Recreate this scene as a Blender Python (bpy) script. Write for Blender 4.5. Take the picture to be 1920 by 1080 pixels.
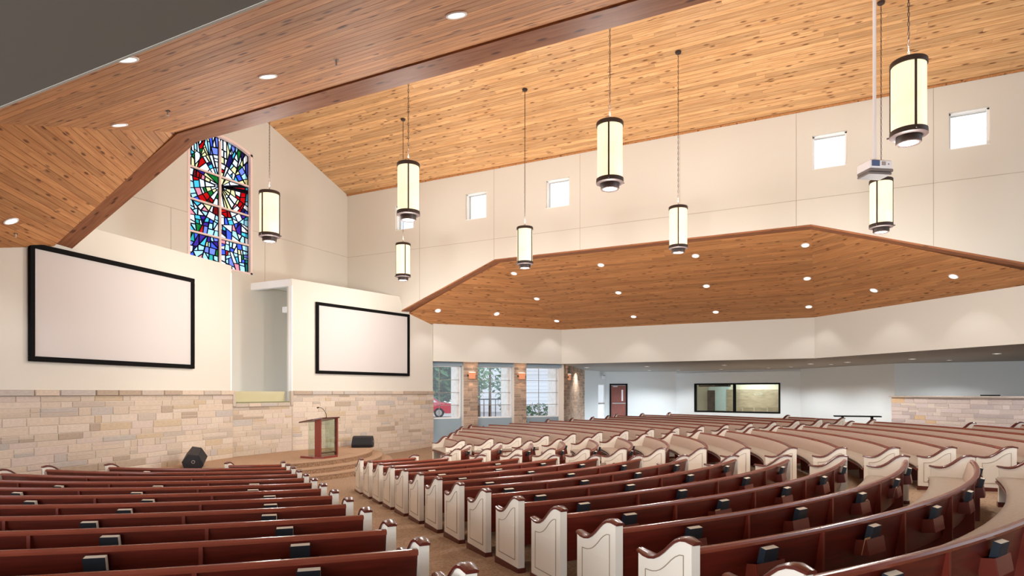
import bpy, math, random
from mathutils import Vector, Matrix
random.seed(7)
PI = math.pi
sc = bpy.context.scene
for o in list(bpy.data.objects):
    bpy.data.objects.remove(o, do_unlink=True)
COL = sc.collection

# ------------------------------------------------------------------ camera, world, exposure
cam_d = bpy.data.cameras.new('camera'); cam = bpy.data.objects.new('camera', cam_d); COL.objects.link(cam)
cam.location = (-14.23, -13.79, 2.452)
cam.rotation_euler = (PI/2, 0, 0.4686 - PI/2)
cam_d.sensor_width = 36; cam_d.sensor_fit = 'HORIZONTAL'; cam_d.lens = 36*1164/1920
cam_d.shift_y = 196/1920; cam_d.clip_end = 400; cam_d.clip_start = .05
sc.camera = cam
vs = sc.view_settings
vs.view_transform = 'Standard'; vs.look = 'None'; vs.gamma = 1; vs.use_curve_mapping = False
vs.exposure = 0.0
sc.cycles.use_denoising = True
sc.cycles.max_bounces = 8; sc.cycles.diffuse_bounces = 7; sc.cycles.transparent_max_bounces = 12
sc.cycles.sample_clamp_indirect = 6
P_UP, P_DOWN, P_CAN, P_LOW, P_REAR, P_STAGE, SKY = 215, 275, 42, 230, 260, 3400, 1.75
# added area light standing in for daylight from the unbuilt side behind the camera
for nm, loc, rot, sx, sy, en in (('daylight_fill', (-24.5, -9, 2.25), (PI/2, 0, -PI/2), 22, 2.8, 2600),):
    ad = bpy.data.lights.new(nm, 'AREA'); ad.shape = 'RECTANGLE'; ad.size = sx; ad.size_y = sy; ad.energy = en; ad.color = (.90, .95, 1)
    ao = bpy.data.objects.new(nm, ad); COL.objects.link(ao); ao.location = loc; ao.rotation_euler = rot
wd = bpy.data.worlds.new('sky'); sc.world = wd; wd.use_nodes = True
nt = wd.node_tree; bg = nt.nodes['Background']
tc = nt.nodes.new('ShaderNodeTexCoord'); nz = nt.nodes.new('ShaderNodeTexNoise'); cr = nt.nodes.new('ShaderNodeValToRGB')
nz.inputs['Scale'].default_value = 3.2; nz.inputs['Detail'].default_value = 6
cr.color_ramp.elements[0].position = .42; cr.color_ramp.elements[0].color = (.66, .80, .95, 1)
cr.color_ramp.elements[1].position = .62; cr.color_ramp.elements[1].color = (.95, .98, 1, 1)
nt.links.new(tc.outputs['Generated'], nz.inputs['Vector']); nt.links.new(nz.outputs['Fac'], cr.inputs['Fac'])
nt.links.new(cr.outputs['Color'], bg.inputs['Color']); bg.inputs['Strength'].default_value = SKY

# ------------------------------------------------------------------ materials
def srgb(r, g, b):
    f = lambda c: (c/255/12.92) if c/255 <= .04045 else ((c/255+.055)/1.055)**2.4
    return (f(r), f(g), f(b), 1)
MATS = {}
def mat(name, col, rough=.6, metal=0, spec=.5, emit=None, es=1, noise=0, nscale=8, bump=0, bscale=60, stretch=None, trans=0):
    if name in MATS: return MATS[name]
    m = bpy.data.materials.new(name); m.use_nodes = True; n = m.node_tree.nodes; l = m.node_tree.links
    b = n['Principled BSDF']; b.inputs['Base Color'].default_value = col
    b.inputs['Roughness'].default_value = rough; b.inputs['Metallic'].default_value = metal
    b.inputs['Specular IOR Level'].default_value = spec
    if emit: b.inputs['Emission Color'].default_value = emit; b.inputs['Emission Strength'].default_value = es
    t = None
    if noise or bump:
        t = n.new('ShaderNodeTexCoord'); mp = n.new('ShaderNodeMapping'); l.new(t.outputs['Object'], mp.inputs['Vector'])
        if stretch: mp.inputs['Scale'].default_value = stretch
    if noise:
        z = n.new('ShaderNodeTexNoise'); z.inputs['Scale'].default_value = nscale; z.inputs['Detail'].default_value = 5
        l.new(mp.outputs[0], z.inputs['Vector'])
        r = n.new('ShaderNodeMapRange'); r.inputs[1].default_value = .3; r.inputs[2].default_value = .7
        r.inputs[3].default_value = 1-noise; r.inputs[4].default_value = 1+noise; l.new(z.outputs['Fac'], r.inputs[0])
        mx = n.new('ShaderNodeVectorMath'); mx.operation = 'SCALE'; mx.inputs[0].default_value = col[:3]
        l.new(r.outputs[0], mx.inputs['Scale']); l.new(mx.outputs[0], b.inputs['Base Color'])
    if bump:
        z2 = n.new('ShaderNodeTexNoise'); z2.inputs['Scale'].default_value = bscale; l.new(mp.outputs[0], z2.inputs['Vector'])
        bp = n.new('ShaderNodeBump'); bp.inputs['Strength'].default_value = bump; bp.inputs['Distance'].default_value = .02
        l.new(z2.outputs['Fac'], bp.inputs['Height']); l.new(bp.outputs[0], b.inputs['Normal'])
    MATS[name] = m; return m
def pine(name, light, dark, knot, rough=.42):
    m = bpy.data.materials.new(name); m.use_nodes = True; n = m.node_tree.nodes; l = m.node_tree.links
    b = n['Principled BSDF']; b.inputs['Roughness'].default_value = rough; b.inputs['Specular IOR Level'].default_value = .22
    t = n.new('ShaderNodeTexCoord'); oi = n.new('ShaderNodeObjectInfo'); g = n.new('ShaderNodeNewGeometry')
    ad = n.new('ShaderNodeMath'); ad.operation = 'ADD'; l.new(oi.outputs['Random'], ad.inputs[0]); l.new(g.outputs['Random Per Island'], ad.inputs[1])
    fr = n.new('ShaderNodeMath'); fr.operation = 'FRACT'; l.new(ad.outputs[0], fr.inputs[0])
    of = n.new('ShaderNodeVectorMath'); of.operation = 'SCALE'; of.inputs[0].default_value = (37, 91, 53); l.new(fr.outputs[0], of.inputs['Scale'])
    a = n.new('ShaderNodeVectorMath'); l.new(t.outputs['Object'], a.inputs[0]); l.new(of.outputs[0], a.inputs[1])
    mp = n.new('ShaderNodeMapping'); mp.inputs['Scale'].default_value = (.9, 16, 16); l.new(a.outputs[0], mp.inputs['Vector'])
    z = n.new('ShaderNodeTexNoise'); z.inputs['Scale'].default_value = 1.3; z.inputs['Detail'].default_value = 4; z.inputs['Distortion'].default_value = .6
    l.new(mp.outputs[0], z.inputs['Vector'])
    rp = n.new('ShaderNodeValToRGB'); rp.color_ramp.elements[0].position = .3; rp.color_ramp.elements[0].color = dark
    rp.color_ramp.elements[1].position = .68; rp.color_ramp.elements[1].color = light; l.new(z.outputs['Fac'], rp.inputs['Fac'])
    hv = n.new('ShaderNodeMapRange'); hv.inputs[3].default_value = .80; hv.inputs[4].default_value = 1.14; l.new(fr.outputs[0], hv.inputs[0])
    sc_ = n.new('ShaderNodeVectorMath'); sc_.operation = 'SCALE'; l.new(rp.outputs[0], sc_.inputs[0]); l.new(hv.outputs[0], sc_.inputs['Scale'])
    mk = n.new('ShaderNodeMapping'); mk.inputs['Scale'].default_value = (2.1, 7.5, 7.5); l.new(a.outputs[0], mk.inputs['Vector'])
    v = n.new('ShaderNodeTexVoronoi'); v.inputs['Scale'].default_value = 1; l.new(mk.outputs[0], v.inputs['Vector'])
    kr = n.new('ShaderNodeMapRange'); kr.inputs[1].default_value = .11; kr.inputs[2].default_value = .24; kr.inputs[3].default_value = .85; kr.inputs[4].default_value = 0
    l.new(v.outputs['Distance'], kr.inputs[0])
    mx = n.new('ShaderNodeMix'); mx.data_type = 'RGBA'; l.new(kr.outputs[0], mx.inputs[0]); l.new(sc_.outputs[0], mx.inputs[6]); mx.inputs[7].default_value = knot
    l.new(mx.outputs[2], b.inputs['Base Color']); MATS[name] = m; return m
WALL = mat('wall_paint', srgb(212, 207, 196), .85, spec=.2, bump=.05, bscale=150)
WALLB = mat('rear_wall_paint', srgb(206, 211, 212), .85, spec=.2)
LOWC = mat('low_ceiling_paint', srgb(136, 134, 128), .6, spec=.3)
JOINT = mat('joint', srgb(178, 167, 150), .9)
PINE = pine('ceiling_pine', srgb(214, 170, 122), srgb(184, 134, 86), srgb(96, 54, 28))
PINE2 = pine('soffit_pine', srgb(206, 150, 98), srgb(176, 116, 70), srgb(84, 42, 20), .6)
BEAM = pine('beam_pine', srgb(168, 112, 76), srgb(136, 84, 54), srgb(70, 36, 22), .5)
DARKW = mat('ceiling_groove', srgb(96, 58, 30), .9)
CHERRY = mat('cherry_wood', srgb(94, 29, 19), .28, spec=.5, noise=.28, nscale=2.2, stretch=(1, 1, 16))
RAIL = mat('lit_cherry_rail', srgb(132, 62, 44), .22, spec=.6, noise=.12, nscale=3)  # same cherry wood, lighter to paint in the light its top catches
CAPW = mat('cherry_cap', srgb(92, 38, 30), .25, spec=.6)
SEATW = mat('seat_wood', srgb(116, 42, 28), .3)
CREAM = mat('cream_paint', srgb(238, 230, 216), .45, spec=.4)
GLAZE = mat('taupe_glaze', srgb(160, 144, 124), .6)
TAN = mat('tan_fabric', srgb(178, 158, 145), .95, spec=.1, noise=.06, nscale=30, bump=.15, bscale=220)
TAN2 = mat('seat_fabric', srgb(172, 160, 147), .95, spec=.1, noise=.06, nscale=30, bump=.15, bscale=220)
CARPET = mat('carpet', srgb(160, 136, 114), 1, spec=.05, noise=.3, nscale=28, bump=.4, bscale=90)
CARPET2 = mat('stage_carpet', srgb(164, 136, 112), 1, spec=.05, noise=.16, nscale=30, bump=.3, bscale=90)
STONES = [mat('stone_%d' % i, srgb(*c), .9, spec=.15, noise=.12, nscale=9, bump=.5, bscale=26) for i, c in enumerate(
    [(210, 193, 175), (203, 187, 169), (214, 199, 183), (194, 180, 166), (200, 180, 154), (180, 162, 144), (209, 192, 180), (190, 181, 173), (212, 195, 177)])]
def island(m, lo, hi):
    n = m.node_tree.nodes; l = m.node_tree.links; b = n['Principled BSDF']; src = b.inputs['Base Color'].links[0].from_socket
    g = n.new('ShaderNodeNewGeometry'); r = n.new('ShaderNodeMapRange'); r.inputs[3].default_value = lo; r.inputs[4].default_value = hi; l.new(g.outputs['Random Per Island'], r.inputs[0])
    v = n.new('ShaderNodeVectorMath'); v.operation = 'SCALE'; l.new(src, v.inputs[0]); l.new(r.outputs[0], v.inputs['Scale']); l.new(v.outputs[0], b.inputs['Base Color']); return m
MORTAR = mat('mortar', srgb(228, 216, 202), .95, bump=.3, bscale=60)
PSTONE = [mat('pier_stone_%d' % i, srgb(*c), .9, spec=.15, noise=.12, nscale=9, bump=.5, bscale=26) for i, c in enumerate([(178, 154, 134), (166, 144, 128), (196, 178, 160)])]
for m_ in PSTONE: island(m_, .66, 1.2)
BLACK = mat('black_frame', srgb(9, 8, 8), .85, spec=.15)
SCREEN = mat('projection_fabric', srgb(204, 198, 194), .8, spec=.2)
BRONZE = mat('dark_bronze', srgb(60, 46, 43), .5, metal=.25)
WHITE = mat('white_trim', srgb(240, 240, 240), .5)
PLASTIC = mat('white_plastic', srgb(226, 226, 232), .4)
GREYP = mat('grey_plastic', srgb(150, 140, 134), .5)
SPK = mat('black_cabinet', srgb(30, 28, 34), .6, bump=.2, bscale=300)
STEEL = mat('steel', srgb(190, 190, 190), .3, metal=.9)
BLUEG = mat('blue_grey_paint', srgb(150, 168, 178), .7)
BOOKC = mat('hymnal_cover', srgb(24, 34, 46), .5)
PAGES = mat('page_block', srgb(236, 228, 210), .9)
CARD = mat('card_stock', srgb(214, 174, 128), .9)
GLOWW = mat('lamp_glow', (1, .93, .8, 1), .4, emit=(1, .93, .80, 1), es=3.2)
def shade_mat():
    m = bpy.data.materials.new('amber_glass'); m.use_nodes = True; n = m.node_tree.nodes; l = m.node_tree.links
    b = n['Principled BSDF']; b.inputs['Base Color'].default_value = (.8, .7, .5, 1); b.inputs['Roughness'].default_value = .3
    t = n.new('ShaderNodeTexCoord'); z = n.new('ShaderNodeTexNoise'); z.inputs['Scale'].default_value = 2.4; l.new(t.outputs['Object'], z.inputs['Vector'])
    r = n.new('ShaderNodeValToRGB'); r.color_ramp.elements[0].color = (.93, .76, .46, 1); r.color_ramp.elements[1].color = (1, .90, .64, 1)
    r.color_ramp.elements[0].position = .3; r.color_ramp.elements[1].position = .6
    l.new(z.outputs['Fac'], r.inputs['Fac']); l.new(r.outputs[0], b.inputs['Emission Color']); b.inputs['Emission Strength'].default_value = .85
    return m
SHADE = shade_mat()
def glassy(name, col=(1, 1, 1, 1), gloss=.06):
    m = bpy.data.materials.new(name); m.use_nodes = True; n = m.node_tree.nodes; l = m.node_tree.links
    n.remove(n['Principled BSDF']); o = n['Material Output']
    tr = n.new('ShaderNodeBsdfTransparent'); tr.inputs[0].default_value = col
    gl = n.new('ShaderNodeBsdfGlossy'); gl.inputs['Roughness'].default_value = .03; mx = n.new('ShaderNodeMixShader'); mx.inputs[0].default_value = gloss
    l.new(tr.outputs[0], mx.inputs[1]); l.new(gl.outputs[0], mx.inputs[2]); l.new(mx.outputs[0], o.inputs[0]); return m
GLASS = glassy('clear_glass'); ACRYL = glassy('acrylic', (.86, .92, .88, 1), .08); MIRG = glassy('booth_glass', (.8, .86, .82, 1), .12)

# ------------------------------------------------------------------ object helpers
def link(name, me, parent=None, loc=None, label=None, cat=None, group=None, kind=None):
    o = bpy.data.objects.new(name, me); COL.objects.link(o)
    if parent: o.parent = parent
    if loc is not None: o.location = loc
    tag(o, label, cat, group, kind); return o
def tag(o, label=None, cat=None, group=None, kind=None):
    if label: o['label'] = label
    if cat: o['category'] = cat
    if group: o['group'] = group
    if kind: o['kind'] = kind
    return o
def thing(name, label, cat, loc=(0, 0, 0), rz=0, group=None):
    o = link(name, None, None, loc, label, cat, group); o.rotation_euler = (0, 0, rz); return o
def struct(name, loc=(0, 0, 0)):
    return link(name, None, None, loc, kind='structure')
class MB:
    def __init__(s): s.v = []; s.f = []
    def add(s, vs, fs):
        k = len(s.v); s.v += [tuple(p) for p in vs]; s.f += [tuple(i+k for i in f) for f in fs]; return s
    def box(s, c, d, rz=0, M=None):
        x, y, z = d[0]/2, d[1]/2, d[2]/2
        vs = [Vector((a, b, e)) for e in (-z, z) for b in (-y, y) for a in (-x, x)]
        if rz: vs = [Matrix.Rotation(rz, 3, 'Z') @ p for p in vs]
        if M: vs = [M @ p for p in vs]
        return s.add([p+Vector(c) for p in vs], [(0, 2, 3, 1), (4, 5, 7, 6), (0, 1, 5, 4), (2, 6, 7, 3), (0, 4, 6, 2), (1, 3, 7, 5)])
    def bbox(s, c, d, b=.006, rz=0, M=None):      # chamfered box
        x, y, z = d[0]/2, d[1]/2, d[2]/2; b = min(b, x*.49, y*.49, z*.49); vs = []; fs = []
        idx = {}
        for sx in (-1, 1):
            for sy in (-1, 1):
                for sz in (-1, 1):
                    for a in range(3):
                        p = [sx*(x-b), sy*(y-b), sz*(z-b)]; p[a] = (sx*x, sy*y, sz*z)[a]
                        idx[(sx, sy, sz, a)] = len(vs); vs.append(Vector(p))
        for a in range(3):
            o1, o2 = [i for i in range(3) if i != a]
            for sg in (-1, 1):
                q = []
                for (p, r) in ((-1, -1), (1, -1), (1, 1), (-1, 1)):
                    k = [0, 0, 0]; k[a] = sg; k[o1] = p; k[o2] = r; q.append(idx[(*k, a)])
                fs.append(q)
            for p in (-1, 1):
                for r in (-1, 1):
                    k1 = [0, 0, 0]; k2 = [0, 0, 0]; k1[a] = -1; k2[a] = 1
                    for k in (k1, k2): k[o1] = p; k[o2] = r
                    fs.append([idx[(*k1, o1)], idx[(*k2, o1)], idx[(*k2, o2)], idx[(*k1, o2)]])
        for sx in (-1, 1):
            for sy in (-1, 1):
                for sz in (-1, 1): fs.append([idx[(sx, sy, sz, 0)], idx[(sx, sy, sz, 1)], idx[(sx, sy, sz, 2)]])
        if rz: vs = [Matrix.Rotation(rz, 3, 'Z') @ p for p in vs]
        if M: vs = [M @ p for p in vs]
        return s.add([p+Vector(c) for p in vs], fs)
    def prism(s, poly, h0, h1, fn):               # polygon (a,b) extruded from h0 to h1, fn maps (a,b,h)
        n = len(poly)
        vs = [fn(a, b, h0) for a, b in poly]+[fn(a, b, h1) for a, b in poly]
        fs = [tuple(range(n))[::-1], tuple(range(n, 2*n))]+[(i, (i+1) % n, n+(i+1) % n, n+i) for i in range(n)]
        return s.add(vs, fs)
    def lathe(s, prof, n=24, c=(0, 0, 0), caps=True):
        vs = []; fs = []; m = len(prof)
        for i in range(n):
            a = 2*PI*i/n
            for r, z in prof: vs.append((c[0]+r*math.cos(a), c[1]+r*math.sin(a), c[2]+z))
        for i in range(n):
            j = (i+1) % n
            for k in range(m-1): fs.append((i*m+k, j*m+k, j*m+k+1, i*m+k+1))
        if caps:
            fs.append(tuple(i*m for i in range(n))[::-1]); fs.append(tuple(i*m+m-1 for i in range(n)))
        return s.add(vs, fs)
    def tube(s, pts, r, n=8):
        pts = [Vector(p) for p in pts]; vs = []; fs = []
        for i, p in enumerate(pts):
            d = (pts[min(i+1, len(pts)-1)]-pts[max(i-1, 0)]).normalized()
            a = d.orthogonal().normalized(); b = d.cross(a)
            if i:
                a = (pa - d*pa.dot(d)).normalized(); b = d.cross(a)
            pa = a
            for k in range(n): t = 2*PI*k/n; vs.append(p+a*(r*math.cos(t))+b*(r*math.sin(t)))
        for i in range(len(pts)-1):
            for k in range(n): fs.append((i*n+k, i*n+(k+1) % n, (i+1)*n+(k+1) % n, (i+1)*n+k))
        fs.append(tuple(range(n))[::-1]); fs.append(tuple(range((len(pts)-1)*n, len(pts)*n)))
        return s.add(vs, fs)
    def mesh(s, name, m=None, smooth=False, fix=True):
        me = bpy.data.meshes.new(name); me.from_pydata([tuple(v) for v in s.v], [], s.f)
        if m: me.materials.append(m)
        if fix:
            import bmesh
            b = bmesh.new(); b.from_mesh(me); bmesh.ops.recalc_face_normals(b, faces=b.faces); b.to_mesh(me); b.free()
        if smooth:
            me.polygons.foreach_set('use_smooth', [True]*len(me.polygons)); me.set_sharp_from_angle(angle=math.radians(40))
        me.update(); return me
    def build(s, name, m, parent=None, loc=None, smooth=False, **k):
        return link(name, s.mesh(name, m, smooth), parent, loc, **k)
def clip(poly, a, b, c):                          # keep a*x+b*y <= c
    out = []
    for i, p in enumerate(poly):
        q = poly[(i+1) % len(poly)]; dp = a*p[0]+b*p[1]-c; dq = a*q[0]+b*q[1]-c
        if dp <= 0: out.append(p)
        if (dp < 0 < dq) or (dq < 0 < dp): t = dp/(dp-dq); out.append((p[0]+(q[0]-p[0])*t, p[1]+(q[1]-p[1])*t))
    return out
def area(p): return abs(sum(p[i][0]*p[(i+1) % len(p)][1]-p[(i+1) % len(p)][0]*p[i][1] for i in range(len(p))))/2
def inset(poly, d):
    if sum(poly[i][0]*poly[(i+1) % len(poly)][1]-poly[(i+1) % len(poly)][0]*poly[i][1] for i in range(len(poly))) < 0: poly = poly[::-1]
    n = len(poly); out = list(poly)
    for i in range(n):
        p, q = poly[i], poly[(i+1) % n]; ex, ey = q[0]-p[0], q[1]-p[1]; L = math.hypot(ex, ey)
        if L < 1e-6: continue
        nx, ny = ey/L, -ex/L; out = clip(out, nx, ny, nx*p[0]+ny*p[1]-d)
        if len(out) < 3: return []
    return out
def lerp(a, b, t): return a+(b-a)*t

# a wall made of columns along u, with holes; front face on the side n points to, thickness t behind it
def wall_mb(O, u, n, breaks, zb, zt, t=.3, holes=()):
    mb = MB(); O = Vector(O); u = Vector(u).normalized(); n = Vector(n).normalized()
    lo = round(min(breaks), 4); hi = round(max(breaks), 4)
    bs = sorted(set([round(b, 4) for b in breaks]+[round(h[i], 4) for h in holes for i in (0, 1)])); bs = [b for b in bs if lo <= b <= hi]
    P = lambda s, z, k: O+u*s+Vector((0, 0, z))-n*(t*k)
    for a, b in zip(bs, bs[1:]):
        e = 1e-5; za, zc = zb(a+e), zb(b-e); ta, tb = zt(a+e), zt(b-e)
        segs = [(za, zc)]; ends = []
        for h in holes:
            if h[0]-1e-4 <= a and b <= h[1]+1e-4: ends.append(h)
        ends.sort(key=lambda h: h[2]); cur = (za, zc); quads = []
        for h in ends: quads.append((cur, (h[2], h[2]))); cur = (h[3], h[3])
        quads.append((cur, (ta, tb)))
        for (l0, l1), (h0, h1) in quads:
            if h0-l0 < 1e-4 and h1-l1 < 1e-4: continue
            vs = [P(a, l0, 0), P(b, l1, 0), P(b, h1, 0), P(a, h0, 0), P(a, l0, 1), P(b, l1, 1), P(b, h1, 1), P(a, h0, 1)]
            fs = [(0, 1, 2, 3), (5, 4, 7, 6), (0, 4, 5, 1), (3, 2, 6, 7)]
            k = len(mb.v); mb.v += [tuple(v) for v in vs]; mb.f += [tuple(i+k for i in f) for f in fs]
    for h in list(holes):                          # reveals
        for s in (h[0], h[1]):
            mb.add([P(s, h[2], 0), P(s, h[3], 0), P(s, h[3], 1), P(s, h[2], 1)], [(0, 1, 2, 3)])
    for s in (lo, hi):
        mb.add([P(s, zb(s), 0), P(s, zt(s), 0), P(s, zt(s), 1), P(s, zb(s), 1)], [(0, 1, 2, 3)])
    return mb
def pw(pts):                                       # piecewise linear function
    def f(s):
        if s <= pts[0][0]: return pts[0][1]
        for (a, x), (b, y) in zip(pts, pts[1:]):
            if s <= b: return x if b == a else lerp(x, y, (s-a)/(b-a))
        return pts[-1][1]
    return f
def strip(name, parent, a, b, wid, n, m, proud=.004):   # a thin flat bar from a to b on a face with normal n
    a, b, n = Vector(a), Vector(b), Vector(n).normalized(); d = (b-a).normalized(); w = n.cross(d)*(wid/2)
    mb = MB(); mb.add([a-w, b-w, b+w, a+w, a-w+n*proud, b-w+n*proud, b+w+n*proud, a+w+n*proud], [(0, 1, 2, 3), (7, 6, 5, 4), (0, 4, 5, 1), (1, 5, 6, 2), (2, 6, 7, 3), (3, 7, 4, 0)])
    return mb.build(name, m, parent)

# boards laid over a planar polygon: frame O,u (along grain),v; nrm = side seen
def planks(parent, O, u, v, nrm, poly, w, mean, m, joined=False, depth=.018, gap=.007, name='plank', v0=None):
    O, u, v, nrm = Vector(O), Vector(u).normalized(), Vector(v).normalized(), Vector(nrm).normalized()
    R = Matrix((u, v, nrm)).transposed()
    if R.determinant() < 0: R = Matrix((u, v, -nrm)).transposed(); sg = -1
    else: sg = 1
    ys = [p[1] for p in poly]; y = min(ys) if v0 is None else v0; big = MB(); cnt = 0
    while y < max(ys)-1e-4:
        row = clip(clip(poly, 0, 1, y+w-gap), 0, -1, -y)
        if len(row) >= 3 and area(row) > .004:
            x0 = min(p[0] for p in row); x1 = max(p[0] for p in row); x = x0; cuts = []
            x += mean*random.uniform(.3, 1.1)
            while x < x1-.7: cuts.append(x); x += mean*random.uniform(.75, 1.25)
            cs = [x0]+cuts+[x1]
            for a, b in zip(cs, cs[1:]):
                pc = clip(clip(row, 1, 0, b-.002), -1, 0, -a)
                if len(pc) < 3 or area(pc) < .003: continue
                cx = sum(p[0] for p in pc)/len(pc); cy = sum(p[1] for p in pc)/len(pc)
                if joined:
                    big.prism(pc, 0, sg*depth, lambda p, q, h: (p, q, h))
                else:
                    mb = MB(); ins = inset(pc, .004)
                    mb.prism([(p-cx, q-cy) for p, q in pc], 0, sg*(depth-.004), lambda p, q, h: (p, q, h))
                    if len(ins) == len(pc):
                        n_ = len(pc); k = len(mb.v); d_ = MB()
                        vs = [(p-cx, q-cy, sg*(depth-.004)) for p, q in (pc if sum(pc[i][0]*pc[(i+1) % n_][1]-pc[(i+1) % n_][0]*pc[i][1] for i in range(n_)) > 0 else pc[::-1])]
                    o = mb.build(name, m, parent)
                    o.matrix_local = Matrix.Translation(O+u*cx+v*cy) @ R.to_4x4()
                cnt += 1
        y += w
    if joined:
        o = big.build(name, m, parent, kind='stuff'); o.matrix_local = Matrix.Translation(O) @ R.to_4x4()
    return cnt
# split-face ashlar on a wall face: frame O,u,n
def stone_unit(m):
    mb = MB(); b = .06
    mb.add([(-.5, -.5, 0), (.5, -.5, 0), (.5, .5, 0), (-.5, .5, 0), (-.5, -.5, .7), (.5, -.5, .7), (.5, .5, .7), (-.5, .5, .7), (-.5+b*.5, -.5+b, 1), (.5-b*.5, -.5+b, 1), (.5-b*.5, .5-b, 1), (-.5+b*.5, .5-b, 1)],
           [(0, 1, 5, 4), (1, 2, 6, 5), (2, 3, 7, 6), (3, 0, 4, 7), (4, 5, 9, 8), (5, 6, 10, 9), (6, 7, 11, 10), (7, 4, 8, 11), (8, 9, 10, 11)])
    return mb.mesh('stone', m)
SU = [stone_unit(m) for m in STONES]; PU = [stone_unit(m) for m in PSTONE]
def stones(parent, O, u, n, s0, s1, z0, z1, hmin=.11, hmax=.2, lmin=.22, lmax=.8, joined=None, units=None, skip=None, wts=None):
    O, u, n = Vector(O), Vector(u).normalized(), Vector(n).normalized(); up = Vector((0, 0, 1)); units = units or SU
    R = Matrix((u, up, n)).transposed().to_4x4(); z = z0; cnt = 0; big = MB(); g = .012
    def put(a, b, c, d):
        nonlocal cnt
        if skip and skip((a+b)/2, (c+d)/2): return
        dp = random.uniform(.010, .02); L, H = b-a-g, d-c-g
        if joined:
            k = random.uniform(.8, 1)
            big.add([O+u*(a+b)*.5+u*(x*L)+up*((c+d)/2+y*H)+n*(q*dp) for x, y, q in [tuple(v.co) for v in units[0].vertices]], [tuple(f.vertices) for f in units[0].polygons])
        else:
            o = bpy.data.objects.new('stone', random.choices(units, wts)[0]); COL.objects.link(o); o.parent = parent
            o.matrix_local = Matrix.Translation(O+u*((a+b)/2)+up*((c+d)/2)) @ R @ Matrix.Diagonal((L, H, dp, 1))
        cnt += 1
    while z < z1-.03:
        h = random.uniform(hmin, hmax)
        if z1-z-h < hmin*.7: h = z1-z
        s = s0-random.uniform(0, lmin*.6)
        while s < s1-.02:
            L = random.uniform(lmin, lmax) if random.random() > .2 else random.uniform(lmin*.5, lmin)
            e = min(s+L, s1)
            if s1-e < .12: e = s1
            a = max(s, s0)
            if e-a > .05:
                if h > .15 and random.random() < .22:
                    k = z+h*random.uniform(.4, .6); put(a, e, z, k); put(a, e, k, z+h)
                else: put(a, e, z, z+h)
            s = e
        z += h
    if joined: big.build('stone_facing', joined, parent, kind='stuff')
    return cnt

# ------------------------------------------------------------------ key geometry (metres; fan centre = origin, stage towards +y)
K = .0444; R0, RS = 4.626, .956
def floor_z(x, y): return K*max(0, math.hypot(x, y)-R0)
NX, TH = 6.15, .41                # nave wall face, wall thickness
EAVE, PITCH = 10.86, .34
GY = 4.37
LOW, SOF, TOP = 3.79, 5.40, 7.42
F0, F1, F2, F3 = (7.85, 1.15), (12.72, -2.75), (12.72, -13.39), (6.15, -19.7)
WA, WB, WC, WDp, WE = (23.8, -1.3), (25.8, -5.25), (24.4, -12.5), (19.3, -16.6), (19, -21.3)
FU = Vector((.7806, -.6251, 0)); FN = Vector((.6251, .7806, 0))
WW0 = Vector((7.85, 1.15, 0))+FN*.55
WW1 = WW0+FU*6.55
PW = (20.7, -.94)
ANG = math.radians(10)
def wing_y(x): return 2.4-.1763*(abs(x)-1.2) if abs(x) > 1.2 else 2.4
outline_r = [(0, -30), (17, -30), WE, WDp, WC, WB, WA, PW, (WW1.x, WW1.y), (WW0.x, WW0.y), (7.9, 1.2), (1.2, 2.4), (0, 2.4)]
outline = outline_r+[(-x, y) for x, y in outline_r[::-1]]
def ray_r(a):
    dx, dy = math.sin(a), -math.cos(a); best = 60
    for i in range(len(outline)):
        (x1, y1), (x2, y2) = outline[i], outline[(i+1) % len(outline)]; ex, ey = x2-x1, y2-y1
        D = dx*ey-dy*ex
        if abs(D) < 1e-9: continue
        t = (x1*ey-y1*ex)/D; s = (x1*dy-y1*dx)/D
        if t > 0 and -1e-6 <= s <= 1+1e-6: best = min(best, t)
    return best
# floor: a shallow bowl rising from the stage
mb = MB(); NA, NR = 240, 26
for i in range(NA):
    a = 2*PI*i/NA; rm = ray_r(a)
    for j in range(NR):
        r = rm*((j+.02)/(NR-1)) if j else 0.01
        r = min(r, rm); mb.v.append((r*math.sin(a), -r*math.cos(a), K*max(0, r-R0)))
for i in range(NA):
    k = (i+1) % NA
    for j in range(NR-1): mb.f.append((i*NR+j, k*NR+j, k*NR+j+1, i*NR+j+1))
fl = mb.build('floor', CARPET, kind='structure')

# stage: three carpeted steps
RISER = mat('shaded_step_carpet', srgb(150, 120, 96), 1, spec=.05, noise=.42, nscale=26, bump=.4, bscale=80)  # same carpet as the treads, with riser shade put into the colour
NOSE = mat('lit_nosing_carpet', srgb(176, 148, 124), 1, spec=.05, noise=.12, nscale=30, bump=.3, bscale=90)  # same carpet, painted lighter where treads and edges catch light
stage = struct('stage_platform')
def stage_poly(R):
    pts = []
    for i in range(0, 241):
        a = PI+PI*i/240; x, y = R*math.cos(a), 3.7+R*math.sin(a)
        if y < wing_y(x)-.02: pts.append((x, y))
    return pts+[(1.2, 2.39), (-1.2, 2.39)]
for R, z0, z1, nm, m in ((5.08, -.02, .158, 'step', RISER), (4.75, .158, .315, 'step', RISER), (4.42, .315, .473, 'stage_floor', RISER)):
    MB().prism(stage_poly(R), z0, z1, lambda a, b, h: (a, b, h)).build(nm, m, stage)
    MB().prism(stage_poly(R+.022), z1-.028, z1+.003, lambda a, b, h: (a, b, h)).build('nosing', NOSE, stage)

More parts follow.
